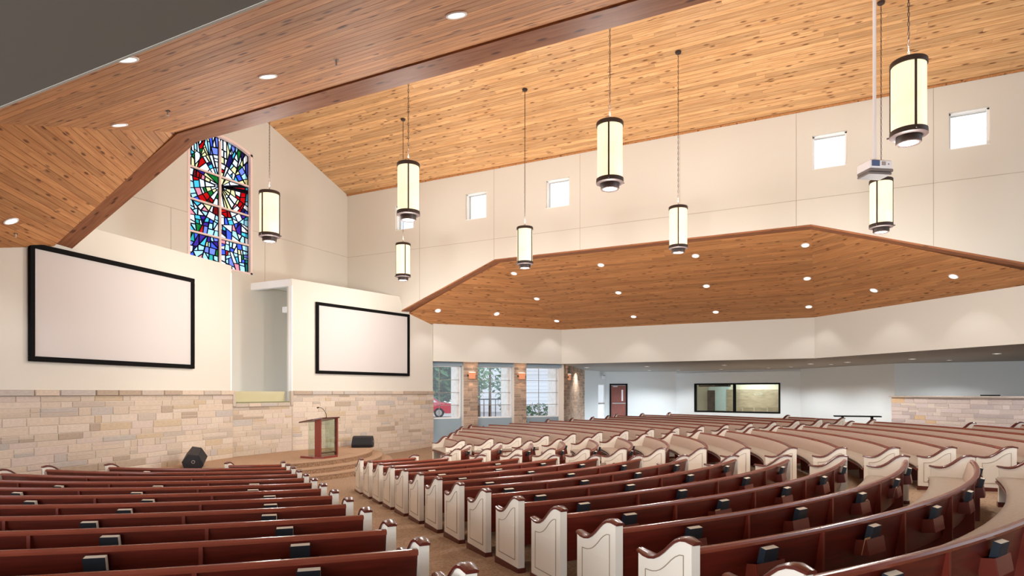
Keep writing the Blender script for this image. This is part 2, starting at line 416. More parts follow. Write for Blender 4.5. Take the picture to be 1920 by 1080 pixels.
# ------------------------------------------------------------------ gable wall with the arched opening
gable = struct('wall_chancel')
def arch(x): return 10.86+.25*(1-(x/1.24)**2)
roof = lambda x: EAVE+PITCH*(NX-abs(x))
xs = [-1.24+2.48*i/16 for i in range(17)]
g = wall_mb((0, GY, 0), (1, 0, 0), (0, -1, 0), [-NX, 0, NX]+[-1.24, 1.24], lambda s: 0, lambda s: roof(s), .35, [(-1.24, 1.24, 6.62, 11.12)])
g.build('wall_face', WALL, gable)
mb = MB()                                          # masonry between the arch and the square head
for a, b in zip(xs, xs[1:]): mb.add([(p, y, z) for y in (GY, GY+.35) for p, z in ((a, arch(a)), (b, arch(b)), (b, 11.121), (a, 11.121))], [(0, 1, 2, 3), (7, 6, 5, 4), (0, 4, 5, 1)])
mb.build('arch_masonry', WALL, gable)
for p, q, z in ((-NX, -1.24, 8.2), (1.24, NX, 8.2)): strip('joint', gable, (p, GY-.001, z), (q, GY-.001, z), .014, (0, -1, 0), JOINT, .003)
for x in (-1.81, 1.81): strip('joint', gable, (x, GY-.001, 6.3), (x, GY-.001, 8.2), .014, (0, -1, 0), JOINT, .003)

# ------------------------------------------------------------------ clerestory walls (both sides) with the wide transept opening
TEND, TREAR = (1.75, 5.69), (-19.7, 5.40)
low_edge = pw([(-30, 5.40), (TREAR[0], TREAR[1]), (-13.39, TOP), (-2.75, TOP), (TEND[0], TEND[1]), (GY, TEND[1])])
WINY = [1.40, -1.935, -5.285, -13.875, -17.21]
for side, sgn in (('right', 1), ('left', -1)):
    w = struct('wall_%s' % side)
    holes = [(y-.45, y+.45, 9.03, 10.04) for y in WINY] 
    wall_mb((sgn*NX, 0, 0), (0, 1, 0), (-sgn, 0, 0), [-24, TREAR[0], -13.39, -2.75, TEND[0], GY], low_edge, lambda s: EAVE+(.2 if 0 else 0), TH, holes).build('wall_face', WALL, w)
    # timber lining under the opening
    pts = [(TREAR[0], TREAR[1]), (-13.39, TOP), (-2.75, TOP), (TEND[0], TEND[1])]
    for (a, za), (b, zb_) in zip(pts, pts[1:]):
        mb = MB(); x0, x1 = sgn*(NX-.006), sgn*(NX+TH+.004)
        cx, cy, cz = (x0+x1)/2, (a+b)/2, (za+zb_)/2; L = math.hypot(b-a, zb_-za); ang = math.atan2(zb_-za, b-a)
        mb.add([(-L/2, -TH/2-.005, -.045), (L/2, -TH/2-.005, -.045), (L/2, TH/2+.005, -.045), (-L/2, TH/2+.005, -.045), (-L/2, -TH/2-.005, .003), (L/2, -TH/2-.005, .003), (L/2, TH/2+.005, .003), (-L/2, TH/2+.005, .003)],
               [(0, 1, 2, 3), (7, 6, 5, 4), (0, 4, 5, 1), (1, 5, 6, 2), (2, 6, 7, 3), (3, 7, 4, 0)])
        o = mb.build('timber_lining', BEAM, w)
        o.matrix_local = Matrix.Translation((cx, cy, cz)) @ Matrix.Rotation(PI/2, 4, 'Z') @ Matrix.Rotation(-ang, 4, 'Y')
    if sgn > 0:
        X = NX-.001
        strip('joint', w, (X, -24, 8.185), (X, GY, 8.185), .014, (-1, 0, 0), JOINT, .003)
        for y in (.65, -2.72, -6.13, -9.56, -12.99, -16.41, -19.8):
            strip('joint', w, (X, y, low_edge(y)+.01), (X, y, EAVE), .014, (-1, 0, 0), JOINT, .003)
# small clerestory windows
for i, y in enumerate(WINY):
    w = struct('window_%d' % (i+1), (NX+.14, y, 9.535)); fw = .05
    m_ = MB()
    for c, d in (((0, 0, .48), (.1, .9, .05)), ((0, 0, -.48), (.1, .9, .05)), ((0, .425, 0), (.1, .05, 1.0)), ((0, -.425, 0), (.1, .05, 1.0))): m_.box(c, d)
    m_.build('window_frame', WHITE, w)
    MB().box((-.07, 0, -.495), (.14, .9, .02)).build('window_sill', WHITE, w)
    MB().box((0, 0, 0), (.012, .86, .94)).build('pane', GLASS, w)

# ------------------------------------------------------------------ main ceiling
ceil = struct('ceiling')
for sgn in (1, -1):
    e = Vector((sgn*(NX+.3), 0, EAVE-PITCH*.3)); r = Vector((0, 0, EAVE+PITCH*NX)); v = (r-e); L = v.length
    n = Vector((-sgn*PITCH, 0, -1)).normalized()
    mb = MB(); mb.add([e+Vector((0, -24, 0)), e+Vector((0, GY+.3, 0)), r+Vector((0, GY+.3, 0)), r+Vector((0, -24, 0))], [(0, 1, 2, 3)])
    mb.add([p-n*.2 for p in map(Vector, mb.v[:4])], [(3, 2, 1, 0)]); mb.build('deck', DARKW, ceil)
    if sgn > 0: c1 = planks(ceil, e, (0, 1, 0), v, n, [(-24, .3), (GY, .3), (GY, L), (-24, L)], .142, 4.6, PINE)
    else: planks(ceil, e, (0, 1, 0), v, n, [(-24, .3), (GY, .3), (GY, L), (-24, L)], .142, 4.6, PINE, joined=True)
mb = MB()
MB().box((NX-.03, (GY-24)/2, EAVE-.045), (.05, GY+24, .05)).build('trim', PINE2, ceil)

# ------------------------------------------------------------------ transepts: three-sided timber soffits, upstand walls, low ceilings
SOFLIGHT = {}
for side, sgn in (('right', 1), ('left', -1)):
    Mx = lambda p: Vector((sgn*p[0], p[1], p[2]))
    sof = struct('ceiling_%s' % side)
    xo = NX+TH
    n1 = Vector((-.6251, -.7806, 0)); s1 = (TOP-SOF)/((Vector((xo, -2.75, 0))-Vector((*F1, 0))).dot(n1))
    d3 = Vector((F3[0]-F2[0], F3[1]-F2[1], 0)).normalized(); n3 = Vector((d3.y, -d3.x, 0));
    if n3.dot(Vector((-1, 1, 0))) < 0: n3 = -n3
    s3 = (TOP-SOF)/((Vector((xo, -13.39, 0))-Vector((*F2, 0))).dot(n3)); s2 = (TOP-SOF)/(F1[0]-xo)
    facets = [((*F1, SOF), Vector((-.7806, .6251, 0)), n1, s1, [F1, (xo, -2.75), (xo, 1.62), (7.88, 1.4), F0]),
              ((*F1, SOF), Vector((0, -1, 0)), Vector((-1, 0, 0)), s2, [F1, F2, (xo, -13.39), (xo, -2.75)]),
              ((*F2, SOF), d3, n3, s3, [F2, F3, (xo, -19.25), (xo, -13.39)])]
    for O, u, hn, sl, pl in facets:
        v = Vector((hn.x, hn.y, sl)); vl = v.length; nr = Vector((hn.x*sl, hn.y*sl, -1)).normalized()
        p2 = [((Vector((*p, 0))-Vector((O[0], O[1], 0))).dot(u), (Vector((*p, 0))-Vector((O[0], O[1], 0))).dot(hn)*vl) for p in pl]
        f3 = lambda a, b, h: Mx(Vector(O)+u*a+v.normalized()*b-nr*h)
        MB().prism(p2, 0, .12, f3).build('deck', DARKW, sof)
        planks(sof, Mx(O), Mx(u), Mx(v), Mx(nr), p2, .142, 3.0, PINE2, joined=(sgn > 0))
    # upstand walls between soffit and low ceiling
    up = struct('wall_%s_upstand' % side)
    for a, b in ((F0, F1), (F1, F2), (F2, F3)):
        mb = MB(); A = Vector((*a, 0)); B = Vector((*b, 0)); d = (B-A).normalized(); n = Vector((-d.y, d.x, 0))
        if n.dot(Vector((1, 0, 0))) < 0: n = -n
        for q, za, zb_ in (([A, B, B+n*.3, A+n*.3], LOW+.1 if a != F0 else LOW, SOF+.06), ([A-n*.012, B-n*.012, B, A], LOW-.001, SOF)): mb.add([Mx(p+Vector((0, 0, za))) for p in q]+[Mx(p+Vector((0, 0, zb_))) for p in q], [(0, 1, 2, 3), (4, 5, 6, 7), (0, 1, 5, 4), (1, 2, 6, 5), (2, 3, 7, 6), (3, 0, 4, 7)])
        mb.build('wall_face', WALL, up)
        L = (B-A).length
        for s in ([.48] if L < 7 else [.285, .64] if L > 10 else [.5]):
            p = A.lerp(B, s); strip('joint', up, Mx(p+Vector((0, 0, LOW+.01))-n*.001), Mx(p+Vector((0, 0, SOF-.01))-n*.001), .012, Mx(-n), JOINT, .003)
    # low ceiling
    lc = struct('ceiling_%s_low' % side)
    e3 = Vector((*F3, 0))
    poly = [(8.03, 1.37), (12.90, -2.53), F1, F2, F3, (4, -22), (4, -30), (17, -30), WE, WDp, WC, WB, WA, PW, (WW1.x, WW1.y), (WW0.x, WW0.y)]
    MB().prism(poly, LOW, LOW+.1, lambda a, b, h: Mx((a, b, h))).build('plaster', LOWC, lc)
    # rear walls
    if sgn < 0: continue
    rw = struct('wall_%s_rear' % side)
    segs = [('A', PW, WA, []), ('B', WA, WB, []), ('C', WB, WC, []), ('D', WC, WDp, []), ('E', WDp, WE, []), ('F', WE, (17, -30), [])]
    for nm, a, b, hs in segs:
        A = Vector((*a, 0)); B = Vector((*b, 0)); d = (B-A).normalized(); n = Vector((d.y, -d.x, 0)); L = (B-A).length
        if n.dot(Vector((0, -8, 0))-(A+B)/2) < 0: n = -n
        if sgn > 0: hs = {'A': [(1.84, 2.78, .8, 2.98)], 'B': [(.2, 1.32, .8, 3.03)], 'C': [(1.2, 6.29, 1.24, 3.01)]}.get(nm, [])
        wall_mb(Mx(A), Mx(d), Mx(n), [0, L], lambda s: .3, lambda s: LOW, .2, hs).build('wall_face', WALLB, rw)

# ------------------------------------------------------------------ chancel wing walls: plaster above, ashlar below
CAPZ = 2.51
for side, sgn in (('right', 1), ('left', -1)):
    w = struct('wall_chancel_%s' % side)
    u = Vector((sgn*math.cos(ANG), -math.sin(ANG), 0)); n = Vector((-sgn*math.sin(ANG), -math.cos(ANG), 0))
    O = Vector((sgn*1.2, 2.4, 0)); L = 6.85
    ze = 6.32; top = pw([(0, ze), (4.95, ze), (5.0, 5.9), (L, 5.75)]) if 1 else None
    if sgn > 0: L2 = 6.82
    else: L2 = 9.5
    wall_mb(O, u, n, [0, 4.9, 5.05, L2], lambda s: -.05, pw([(0, ze), (4.93, ze), (4.96, 6.0), (5.5, 5.84), (L2, 5.55)]), .28).build('wall_face', WALL, w)
    MB().add([O+u*a+n*b+Vector((0, 0, z)) for z in (-.05, 2.38) for a, b in ((-.0, .0), (L2, 0), (L2, .04), (0, .04))], [(0, 1, 2, 3), (4, 5, 6, 7), (0, 1, 5, 4), (1, 2, 6, 5), (2, 3, 7, 6), (3, 0, 4, 7)]).build('mortar_bed', MORTAR, w)
    s_end = L2 if sgn > 0 else 7.4
    cnt = stones(w, O+n*.04, u, n, 0, s_end, 0.0 if sgn > 0 else .03, 2.38, .12, .2, .3, .95 if sgn > 0 else .98, wts=[5, 5, 5, 2, 2, 1.2, 3, 1.6, 4])
    s = 0
    while s < L2-.05:                               # coping stones
        e = min(L2, s+random.uniform(.5, .95)); o = bpy.data.objects.new('coping_stone', SU[random.choice((0, 3, 5, 7))]); COL.objects.link(o); o.parent = w
        o.matrix_local = Matrix.Translation(O+u*((s+e)/2)+Vector((0, 0, 2.445))) @ Matrix((u, (0, 0, 1), n)).transposed().to_4x4() @ Matrix.Diagonal((e-s-.008, .128, .11, 1)); s = e
    print('stones', side, cnt)
# low wall across the baptistry with its glazed dip
w = struct('wall_chancel_centre')
MB().box((0, 2.54, 1.05), (2.4, .28, 2.14)).build('wall_face', MORTAR, w)
stones(w, (-1.2, 2.4, 0), (1, 0, 0), (0, -1, 0), 0, 2.4, .473, 2.0, .12, .2, .3, .9, wts=[5, 5, 5, 2, 2, 1, 3, 1, 4])
s = -1.1
while s < 1.08:
    e = min(1.1, s+random.uniform(.4, .7)); o = bpy.data.objects.new('coping_stone', SU[random.choice((0, 3, 7))]); COL.objects.link(o); o.parent = w
    o.matrix_local = Matrix.Translation(((s+e)/2, 2.4, 2.06)) @ Matrix(((1, 0, 0), (0, 0, 1), (0, -1, 0))).transposed().to_4x4() @ Matrix.Diagonal((e-s-.008, .11, .07, 1)); s = e
for x in (-1.15, 1.15):
    o = bpy.data.objects.new('coping_stone', SU[3]); COL.objects.link(o); o.parent = w
    o.matrix_local = Matrix.Translation((x, 2.4, 2.26)) @ Matrix(((1, 0, 0), (0, 0, 1), (0, -1, 0))).transposed().to_4x4() @ Matrix.Diagonal((.1, .5, .08, 1))
MB().box((0, 2.52, 2.14), (2.2, .2, .03)).build('tank_rim', mat('tank_rim', srgb(120, 122, 84), .4), w)
MB().box((0, 2.62, 2.32), (2.2, .02, .34)).build('tank_liner', mat('tank_liner', srgb(206, 198, 158), .5), w)
MB().box((0, 2.5, 2.33), (2.2, .015, .34)).build('glass_panel', GLASS, w)
# side openings of the recess
for sgn in (1, -1):
    w = struct('door_%d' % (3 if sgn > 0 else 4))
    MB().box((sgn*1.27, 3.4, 6.2), (.16, 1.95, .24)).build('header', WHITE, w)
    MB().box((sgn*1.27, 2.47, 4.29), (.16, .15, 3.6)).build('jamb', WHITE, w)
    MB().box((sgn*2.6, 3.5, 6.3), (2.5, 1.7, .06)).build('ceiling_panel', WALL, w)
    MB().box((sgn*2.35, 3.35, 5.42), (.9, .5, .2)).build('stub_beam', WHITE, w)
    MB().box((sgn*1.75, 3.6, 2.47), (.5, .06, .05)).build('handrail', CAPW, w)

# ------------------------------------------------------------------ window wall with stone piers, right transept (and its twin on the left)
for side, sgn in (('right', 1), ('left', -1)):
    Mx = lambda p: Vector((sgn*p[0], p[1], p[2]))
    if sgn < 0: continue
    w = struct('wall_%s_windows' % side)
    hs = [(.05, 1.46, 1.30, 3.64), (2.18, 3.95, 1.30, 3.64), (4.57, 6.45, 1.30, 3.64)]
    wall_mb(Mx(WW0), Mx(FU), Mx(-FN), [0, 6.55], lambda s: -.1, lambda s: LOW, .2, hs).build('wall_face', BLUEG, w)
    if sgn > 0:
        for i, (a, b) in enumerate([(1.48, 2.16), (3.93, 4.55)]):
            mb = MB(); c = WW0+FU*((a+b)/2)-FN*.15
            MB().add([c+FU*p+FN*q+Vector((0, 0, z)) for z in (0, LOW) for p, q in ((-(b-a)/2, -.1), ((b-a)/2, -.1), ((b-a)/2, .15), (-(b-a)/2, .15))], [(0, 1, 2, 3), (4, 5, 6, 7), (0, 1, 5, 4), (1, 2, 6, 5), (2, 3, 7, 6), (3, 0, 4, 7)]).build('pier_core', MORTAR, w)
            stones(w, c-FN*.1-FU*((b-a)/2), FU, -FN, 0, b-a, .15, LOW, .1, .17, .2, .5, joined=PSTONE[0])
    # stone wall carrying on beyond the windows
    A = WW1-FN*.2; B = Vector((*PW, 0)); d = (B-A).normalized(); n = Vector((d.y, -d.x, 0))
    sw = struct('wall_%s_stone' % side)
    wall_mb(Mx(A), Mx(d), Mx(n), [0, (B-A).length], lambda s: 0, lambda s: LOW, .25).build('wall_face', MORTAR, sw)
    if sgn > 0: stones(sw, A, d, n, 0, (B-A).length, .4, LOW, .12, .2, .3, .8, joined=PSTONE[0])
    for k, (a, b, z0, z1) in enumerate(hs):
        f = struct('window_%d' % ((6 if sgn > 0 else 9)+k)); m_ = MB(); off = FN*.1
        P = lambda s, z: WW0+FU*s+off+Vector((0, 0, z))
        fu = math.atan2(FU.y, FU.x)*sgn
        def bar(mb, s, z, ls, lz, t=.06): mb.box(Mx(P(s, z)), (ls, t, lz), rz=fu)
        for s, z, ls, lz in (((a+b)/2, z0+.03, b-a, .06), ((a+b)/2, z1-.03, b-a, .06), (a+.03, (z0+z1)/2, .06, z1-z0), (b-.03, (z0+z1)/2, .06, z1-z0)): bar(m_, s, z, ls, lz, .1)
        m_.build('window_frame', WHITE, f)
        for z in (1.89, 2.45, 3.01):
            q = MB(); bar(q, (a+b)/2, z, b-a-.1, .022, .03); q.build('muntin', GREYP, f)
        for s in ([lerp(a, b, .42)] if k else [lerp(a, b, .3)]):
            q = MB(); bar(q, s, (z0+z1)/2, .022, z1-z0-.1, .03); q.build('muntin', GREYP, f)
        q = MB(); bar(q, (a+b)/2, (z0+z1)/2, b-a-.08, z1-z0-.08, .008); q.build('pane', GLASS, f)
        if sgn > 0:                                  # roller-shade box and the stone return outside
            MB().box(P((a+b)/2, 3.70)-FN*.2, (b-a, .12, .15), rz=fu).build('shade_box', BLUEG, f)
            mb = MB(); c = WW0+FU*(b-.02)+FN*.55; MB().box(c+Vector((0, 0, 2.4)), (.26, .8, 3), rz=fu).build('outer_pier', mat('outer_stone', srgb(226, 220, 214), .9, noise=.1, nscale=6, bump=.3, bscale=20), f)

# ------------------------------------------------------------------ doors, control-room window in the rear wall
def on_wall(a, b, s, z, off=0):
    A = Vector((*a, 0)); B = Vector((*b, 0)); d = (B-A).normalized(); n = Vector((d.y, -d.x, 0))
    if n.dot(Vector((0, -8, 0))-(A+B)/2) < 0: n = -n
    return A+d*s+n*off+Vector((0, 0, z)), math.atan2(d.y, d.x), n
d_ = struct('door_1')
DW = mat('door_wood', srgb(128, 72, 62), .4, noise=.15, nscale=3, stretch=(8, 8, 1))
def wbox(parent, name, seg, s, z, ls, lz, t, m, off=0):
    p, rz, n = on_wall(*seg, s, z, off); return MB().bbox(p, (ls, t, lz), .008, rz=rz).build(name, m, parent)
sg = (WA, WB)
wbox(d_, 'door_leaf', sg, .76, 1.85, .98, 2.12, .05, DW, -.06)
for s in (.235, 1.285): wbox(d_, 'door_frame', sg, s, 1.9, .09, 2.22, .2, BLACK, -.06)
wbox(d_, 'door_frame', sg, .76, 2.97, 1.14, .1, .2, BLACK, -.06)
wbox(d_, 'vision_panel', sg, 1.0, 2.27, .1, .72, .02, mat('vision', srgb(225, 225, 228), .3), -.02)
wbox(d_, 'panic_bar', sg, .78, 1.77, .86, .07, .07, STEEL, .0)
wbox(d_, 'door_closer', sg, .55, 2.84, .3, .07, .07, STEEL, -.01)
d_ = struct('door_2'); sg = (PW, WA)
for s in (1.87, 2.74): wbox(d_, 'door_frame', sg, s, 1.9, .08, 2.2, .1, WHITE, -.05)
wbox(d_, 'door_frame', sg, 2.3, 2.94, .94, .08, .1, WHITE, -.05)
wbox(d_, 'glass_leaf', sg, 2.3, 1.85, .8, 2.1, .02, mat('daylight_glow_glass', srgb(226, 232, 236), .2, emit=(.85, .92, 1, 1), es=.35), -.06)  # daylight behind the door put into the glass as an even glow
wbox(d_, 'panic_bar', sg, 2.3, 1.77, .8, .08, .08, GREYP, .03)
lt = thing('exit_light', 'small white emergency light box above the glass exit door', 'light', on_wall(*sg, 2.35, 3.42, .13)[0])
MB().bbox((0, 0, 0), (.34, .1, .2), .02, rz=on_wall(*sg, 2.3, 3, 0)[1]).build('case', PLASTIC, lt)
for k in (-.1, .1): MB().lathe([(.05, -.03), (.05, .03)], 10, (k, -.05, .1)).build('lamp_head', GREYP, lt)
p, rz, n = on_wall(PW, WA, 1.6, 1.77, .06); 
cr_ = struct('window_12'); sg = (WB, WC)
for s in (1.24, 3.66, 6.25): wbox(cr_, 'window_frame', sg, s, 2.12, .1 if s != 3.66 else .12, 1.77, .24, BLACK, -.1)
for z in (1.28, 2.97): wbox(cr_, 'window_frame', sg, 3.745, z, 5.1, .09, .24, BLACK, -.1)
for s, l in ((2.45, 2.3), (4.95, 2.5)): wbox(cr_, 'pane', sg, s, 2.12, l, 1.62, .01, MIRG, -.1)
# the room behind that window
rm = struct('wall_control_room')
wbox(rm, 'wall_face', sg, 4.2, 2.2, 9, 2.9, .1, mat('control_room_paint', srgb(226, 220, 200), .9), -3.4)
for s_, l_, m__ in ((1.6, 1.4, mat('cool_white', srgb(206, 228, 232), .8)), (7.15, .8, mat('olive_paint', srgb(168, 176, 98), .8))): wbox(rm, 'wall_panel', sg, s_, 2.4, l_, 2.3, .06, m__, -3.3)
wbox(rm, 'stone_wainscot', sg, 4.7, 1.7, 5.2, 1.9, .08, mat('wainscot_stone', srgb(172, 156, 134), .9, noise=.22, nscale=2.6, stretch=(1, 1, 4), bump=.4, bscale=14), -3.28)
wbox(rm, 'dark_door', sg, 1.1, 1.6, .5, 2, .06, BLACK, -3.2)
wbox(rm, 'dark_bulkhead', sg, 1.9, 2.98, 1.9, .3, .5, BLACK, -1.6)
ld = bpy.data.lights.new('room_lamp', 'AREA'); ld.energy = 190; ld.size = 2; ld.color = (1, 1, 1); p, rz, n = on_wall(*sg, 4, 3.6, -1.8)
lo = bpy.data.objects.new('room_lamp', ld); COL.objects.link(lo); lo.location = p; lo.parent = rm
wbox(rm, 'ceiling_panel', sg, 4.2, 3.72, 9, .1, 3.6, WHITE, -1.8)
for s in (-.2, 8.5): wbox(rm, 'side_wall', sg, s, 2.3, .1, 2.8, 3.4, WALLB, -1.8)
wbox(rm, 'floor_panel', sg, 4.2, .9, 9, .1, 3.4, CARPET, -1.8)

# ------------------------------------------------------------------ stained glass
sgw = struct('window_13', (0, GY, 0))
def split_light(poly, target):
    out = []; st = [poly]
    while st:
        p = st.pop(); A = area(p)
        if A < target*random.uniform(.55, 1.7): out.append(p); continue
        cx = sum(q[0] for q in p)/len(p); cy = sum(q[1] for q in p)/len(p)
        xs_ = [q[0] for q in p]; ys_ = [q[1] for q in p]; wdt, hgt = max(xs_)-min(xs_), max(ys_)-min(ys_)
        dx, dy = cx-.05, cy-9.42; rr = math.hypot(dx, dy)
        base = 0 if hgt > wdt else PI/2                     # direction of the cut's normal: across the long side
        th_ = (PI/2 if hgt > wdt else 0)+random.gauss(0, .45)
        if .15 < rr < 1.2 and cy < 11.2 and random.random() < .8:       # rings and rays around the centre
            ra = math.atan2(dy, dx); c1, c2 = ra, ra+PI/2
            def ext(t): pr = [q[0]*math.cos(t)+q[1]*math.sin(t) for q in p]; return max(pr)-min(pr)
            th_ = (c1 if ext(c1)*1.15 > ext(c2) else c2)+random.gauss(0, .15)
        elif cy > 9.7 and wdt > .15 and hgt/wdt < 3.4: th_ = random.gauss(0, .2)
        elif cy < 8.2 and random.random() < .5: th_ = (PI/2 if hgt > wdt else 0)+random.gauss(0, .12)
        forced = None
        if rr < 1.4 and 7.9 < cy and random.random() < .93:
            rs = [math.hypot(q[0]-.05, q[1]-9.42) for q in p]; ra = math.atan2(dy, dx)
            an = [(math.atan2(q[1]-9.42, q[0]-.05)-ra+PI) % (2*PI)-PI for q in p]
            if max(an)-min(an) > .62 and max(rs) > .4: th_ = ra+PI/2+random.uniform(-.04, .04); forced = .05*math.cos(th_)+9.42*math.sin(th_)+random.uniform(-.02, .02)
            else:
                mid = [R_ for R_ in (.22, .4, .6, .8, 1.02, 1.26) if min(rs)+.06 < R_ < max(rs)-.06]
                if mid and cy < 11.2: th_ = ra; forced = .05*math.cos(ra)+9.42*math.sin(ra)+random.choice(mid)
        a, b = math.cos(th_), math.sin(th_); pr = [q[0]*a+q[1]*b for q in p]
        c = lerp(min(pr), max(pr), random.uniform(.33, .67))
        if forced is not None and min(pr)+.02 < forced < max(pr)-.02: c = forced
        p1, p2 = clip(p, a, b, c), clip(p, -a, -b, -c)
        if len(p1) < 3 or len(p2) < 3: out.append(p); continue
        st += [p1, p2]
    return out
SGC = dict(white=(1, 1, 1, 1), pale=(.66, .90, 1, 1), cream=(.97, .90, .60, 1), blue=(.22, .32, .85, 1), peri=(.42, .48, .92, 1), navy=(.05, .06, .30, 1), violet=(.20, .10, .50, 1), teal=(.10, .62, .58, 1), aqua=(.25, .72, .85, 1), green=(.03, .38, .14, 1), red=(.72, .02, .05, 1), dred=(.38, .02, .06, 1), pink=(.92, .50, .55, 1), yellow=(.95, .82, .35, 1))
SGM = {k: glassy('stained_'+k, v, .03) for k, v in SGC.items()}
LEAD = mat('lead_came', srgb(16, 16, 30), .9, spec=.1)
FRM = mat('window_stone_frame', srgb(236, 214, 208), .6)
def sg_col(x, z):
    r = math.hypot(x-.05, z-9.42); q = random.random()
    if z > 9.72 and r > .36:
        ch = [('white', 11), ('pale', 6), ('cream', 7), ('peri', 2.5), ('blue', 1.2), ('green', 1.6), ('red', 1.2), ('teal', 1.2), ('navy', 1.5), ('aqua', 1.5)]
    elif r < .4: ch = [('white', 6), ('cream', 4), ('pink', 1), ('green', 1)]
    elif z > 7.9 and r < .6: ch = [('cream', 6), ('white', 7), ('red', 2), ('green', 1)]
    elif z > 7.9 and r < 1.05: ch = [('red', 9), ('dred', 4), ('cream', 2), ('white', 2.5), ('pink', 2), ('green', 1.5), ('violet', .7), ('aqua', .7)]
    elif z > 8.6: ch = [('white', 5), ('pale', 3), ('violet', 1.5), ('dred', 2), ('aqua', 2), ('navy', 1), ('blue', 1)]
    else: ch = [('white', 12), ('pale', 9), ('blue', 2), ('peri', 4.5), ('violet', 2), ('teal', 2.2), ('aqua', 2), ('green', 1.2), ('pink', 1.5), ('red', .6), ('navy', 1), ('cream', 1)]
    return random.choices([c[0] for c in ch], [c[1] for c in ch])[0]
rows = [(6.68, 7.63), (7.69, 8.675), (8.735, 9.71), (9.77, None)]
npieces = 0
for x0, x1 in ((-1.17, -.035), (.035, 1.17)):
    for z0, z1 in rows:
        if z1 is None:
            pl = [(x0, z0), (x1, z0)]+[(lerp(x1, x0, i/8), arch(lerp(x1, x0, i/8))-.07) for i in range(9)]
        else: pl = [(x0, z0), (x1, z0), (x1, z1), (x0, z1)]
        came = MB()
        for pc in split_light(pl, .046):
            ins = inset(pc, min(random.choice((.012, .015, .02, .028)), .11*math.sqrt(area(pc))))
            if len(ins) < 3 or area(ins) < .0015:
                came.prism(pc, .10, .13, lambda a, b, h: (a, h, b)); continue
            cx = sum(q[0] for q in ins)/len(ins); cz = sum(q[1] for q in ins)/len(ins)
            m = MB().prism([(a-cx, b-cz) for a, b in ins], -.004, .004, lambda a, b, h: (a, h, b)).mesh('glass_piece', SGM[sg_col(cx, cz)])
            o = link('glass_piece', m, sgw, (cx, .115, cz)); npieces += 1
            # came ring
            if sum(pc[i][0]*pc[(i+1) % len(pc)][1]-pc[(i+1) % len(pc)][0]*pc[i][1] for i in range(len(pc))) < 0: pc = pc[::-1]
            n_ = len(pc); k = len(came.v)
            for a, b in pc: came.v += [(a, .10, b), (a, .13, b)]
            # nearest inset vertex fan: build edge quads using offset lines
            for i in range(n_):
                p, q = pc[i], pc[(i+1) % n_]; ex, ey = q[0]-p[0], q[1]-p[1]; Lq = math.hypot(ex, ey)
                if Lq < 1e-5: continue
                nx, ny = -ey/Lq, ex/Lq
                d = min(abs((s[0]-p[0])*nx+(s[1]-p[1])*ny) for s in ins)
                kk = len(came.v); came.v += [(p[0], .10, p[1]), (q[0], .10, q[1]), (q[0]+nx*d, .10, q[1]+ny*d), (p[0]+nx*d, .10, p[1]+ny*d), (p[0], .13, p[1]), (q[0], .13, q[1]), (q[0]+nx*d, .13, q[1]+ny*d), (p[0]+nx*d, .13, p[1]+ny*d)]
                came.f += [tuple(kk+t for t in f) for f in ((0, 1, 2, 3), (7, 6, 5, 4), (3, 2, 6, 7))]
        came.build('lead_came', LEAD, sgw)
print('glass pieces', npieces)
MB().box((0, .1, 8.77), (.07, .1, 4.3)).build('mullion', FRM, sgw)
for z in (7.66, 8.705, 9.74):
    for x in (-.61, .61): MB().box((x, .1, z), (1.15, .1, .055)).build('transom', FRM, sgw)
for x in (-1.21, 1.21): MB().box((x, .09, 8.74), (.09, .22, 4.26)).build('frame_post', FRM, sgw)
MB().box((0, .09, 6.65), (2.5, .22, .06)).build('window_sill', FRM, sgw)
mb = MB()
for i in range(16):
    a, b = -1.26+2.52*i/16, -1.26+2.52*(i+1)/16
    mb.add([(a, y, arch(a)+dz) for y in (-.02, .2) for dz in (-.08, .01)]+[(b, y, arch(b)+dz) for y in (-.02, .2) for dz in (-.08, .01)], [(0, 1, 5, 4), (2, 3, 7, 6), (0, 2, 6, 4), (1, 3, 7, 5)])
mb.build('arch_head', FRM, sgw)

# ------------------------------------------------------------------ projection screens on the wing walls
def screen(name, label, sgn, s0, s1, z0, z1):
    u = Vector((sgn*math.cos(ANG), -math.sin(ANG), 0)); n = Vector((-sgn*math.sin(ANG), -math.cos(ANG), 0)); O = Vector((sgn*1.2, 2.4, 0))
    c = O+u*((s0+s1)/2); t = thing(name, label, 'screen', (c.x+n.x*.002, c.y+n.y*.002, (z0+z1)/2), math.atan2(-n.x*-1, n.y*-1) if 0 else math.atan2(u.y*sgn, u.x*sgn))
    W, H = s1-s0, z1-z0
    MB().box((0, -.025, 0), (W-.1, .02, H-.1)).build('screen_fabric', SCREEN, t)
    for c, d in (((0, -.04, H/2-.055), (W, .08, .11)), ((0, -.04, -H/2+.055), (W, .08, .11)), ((W/2-.055, -.04, 0), (.11, .08, H-.22)), ((-W/2+.055, -.04, 0), (.11, .08, H-.22))):
        MB().bbox(c, d, .01).build('frame_bar', BLACK, t)
screen('projection_screen', 'large black framed projection screen on the wall left of the stained glass', -1, 1.51, 6.0, 3.12, 5.65)
screen('projection_screen', 'smaller looking black framed projection screen on the wall right of the lectern', 1, .93, 5.41, 3.12, 5.64)

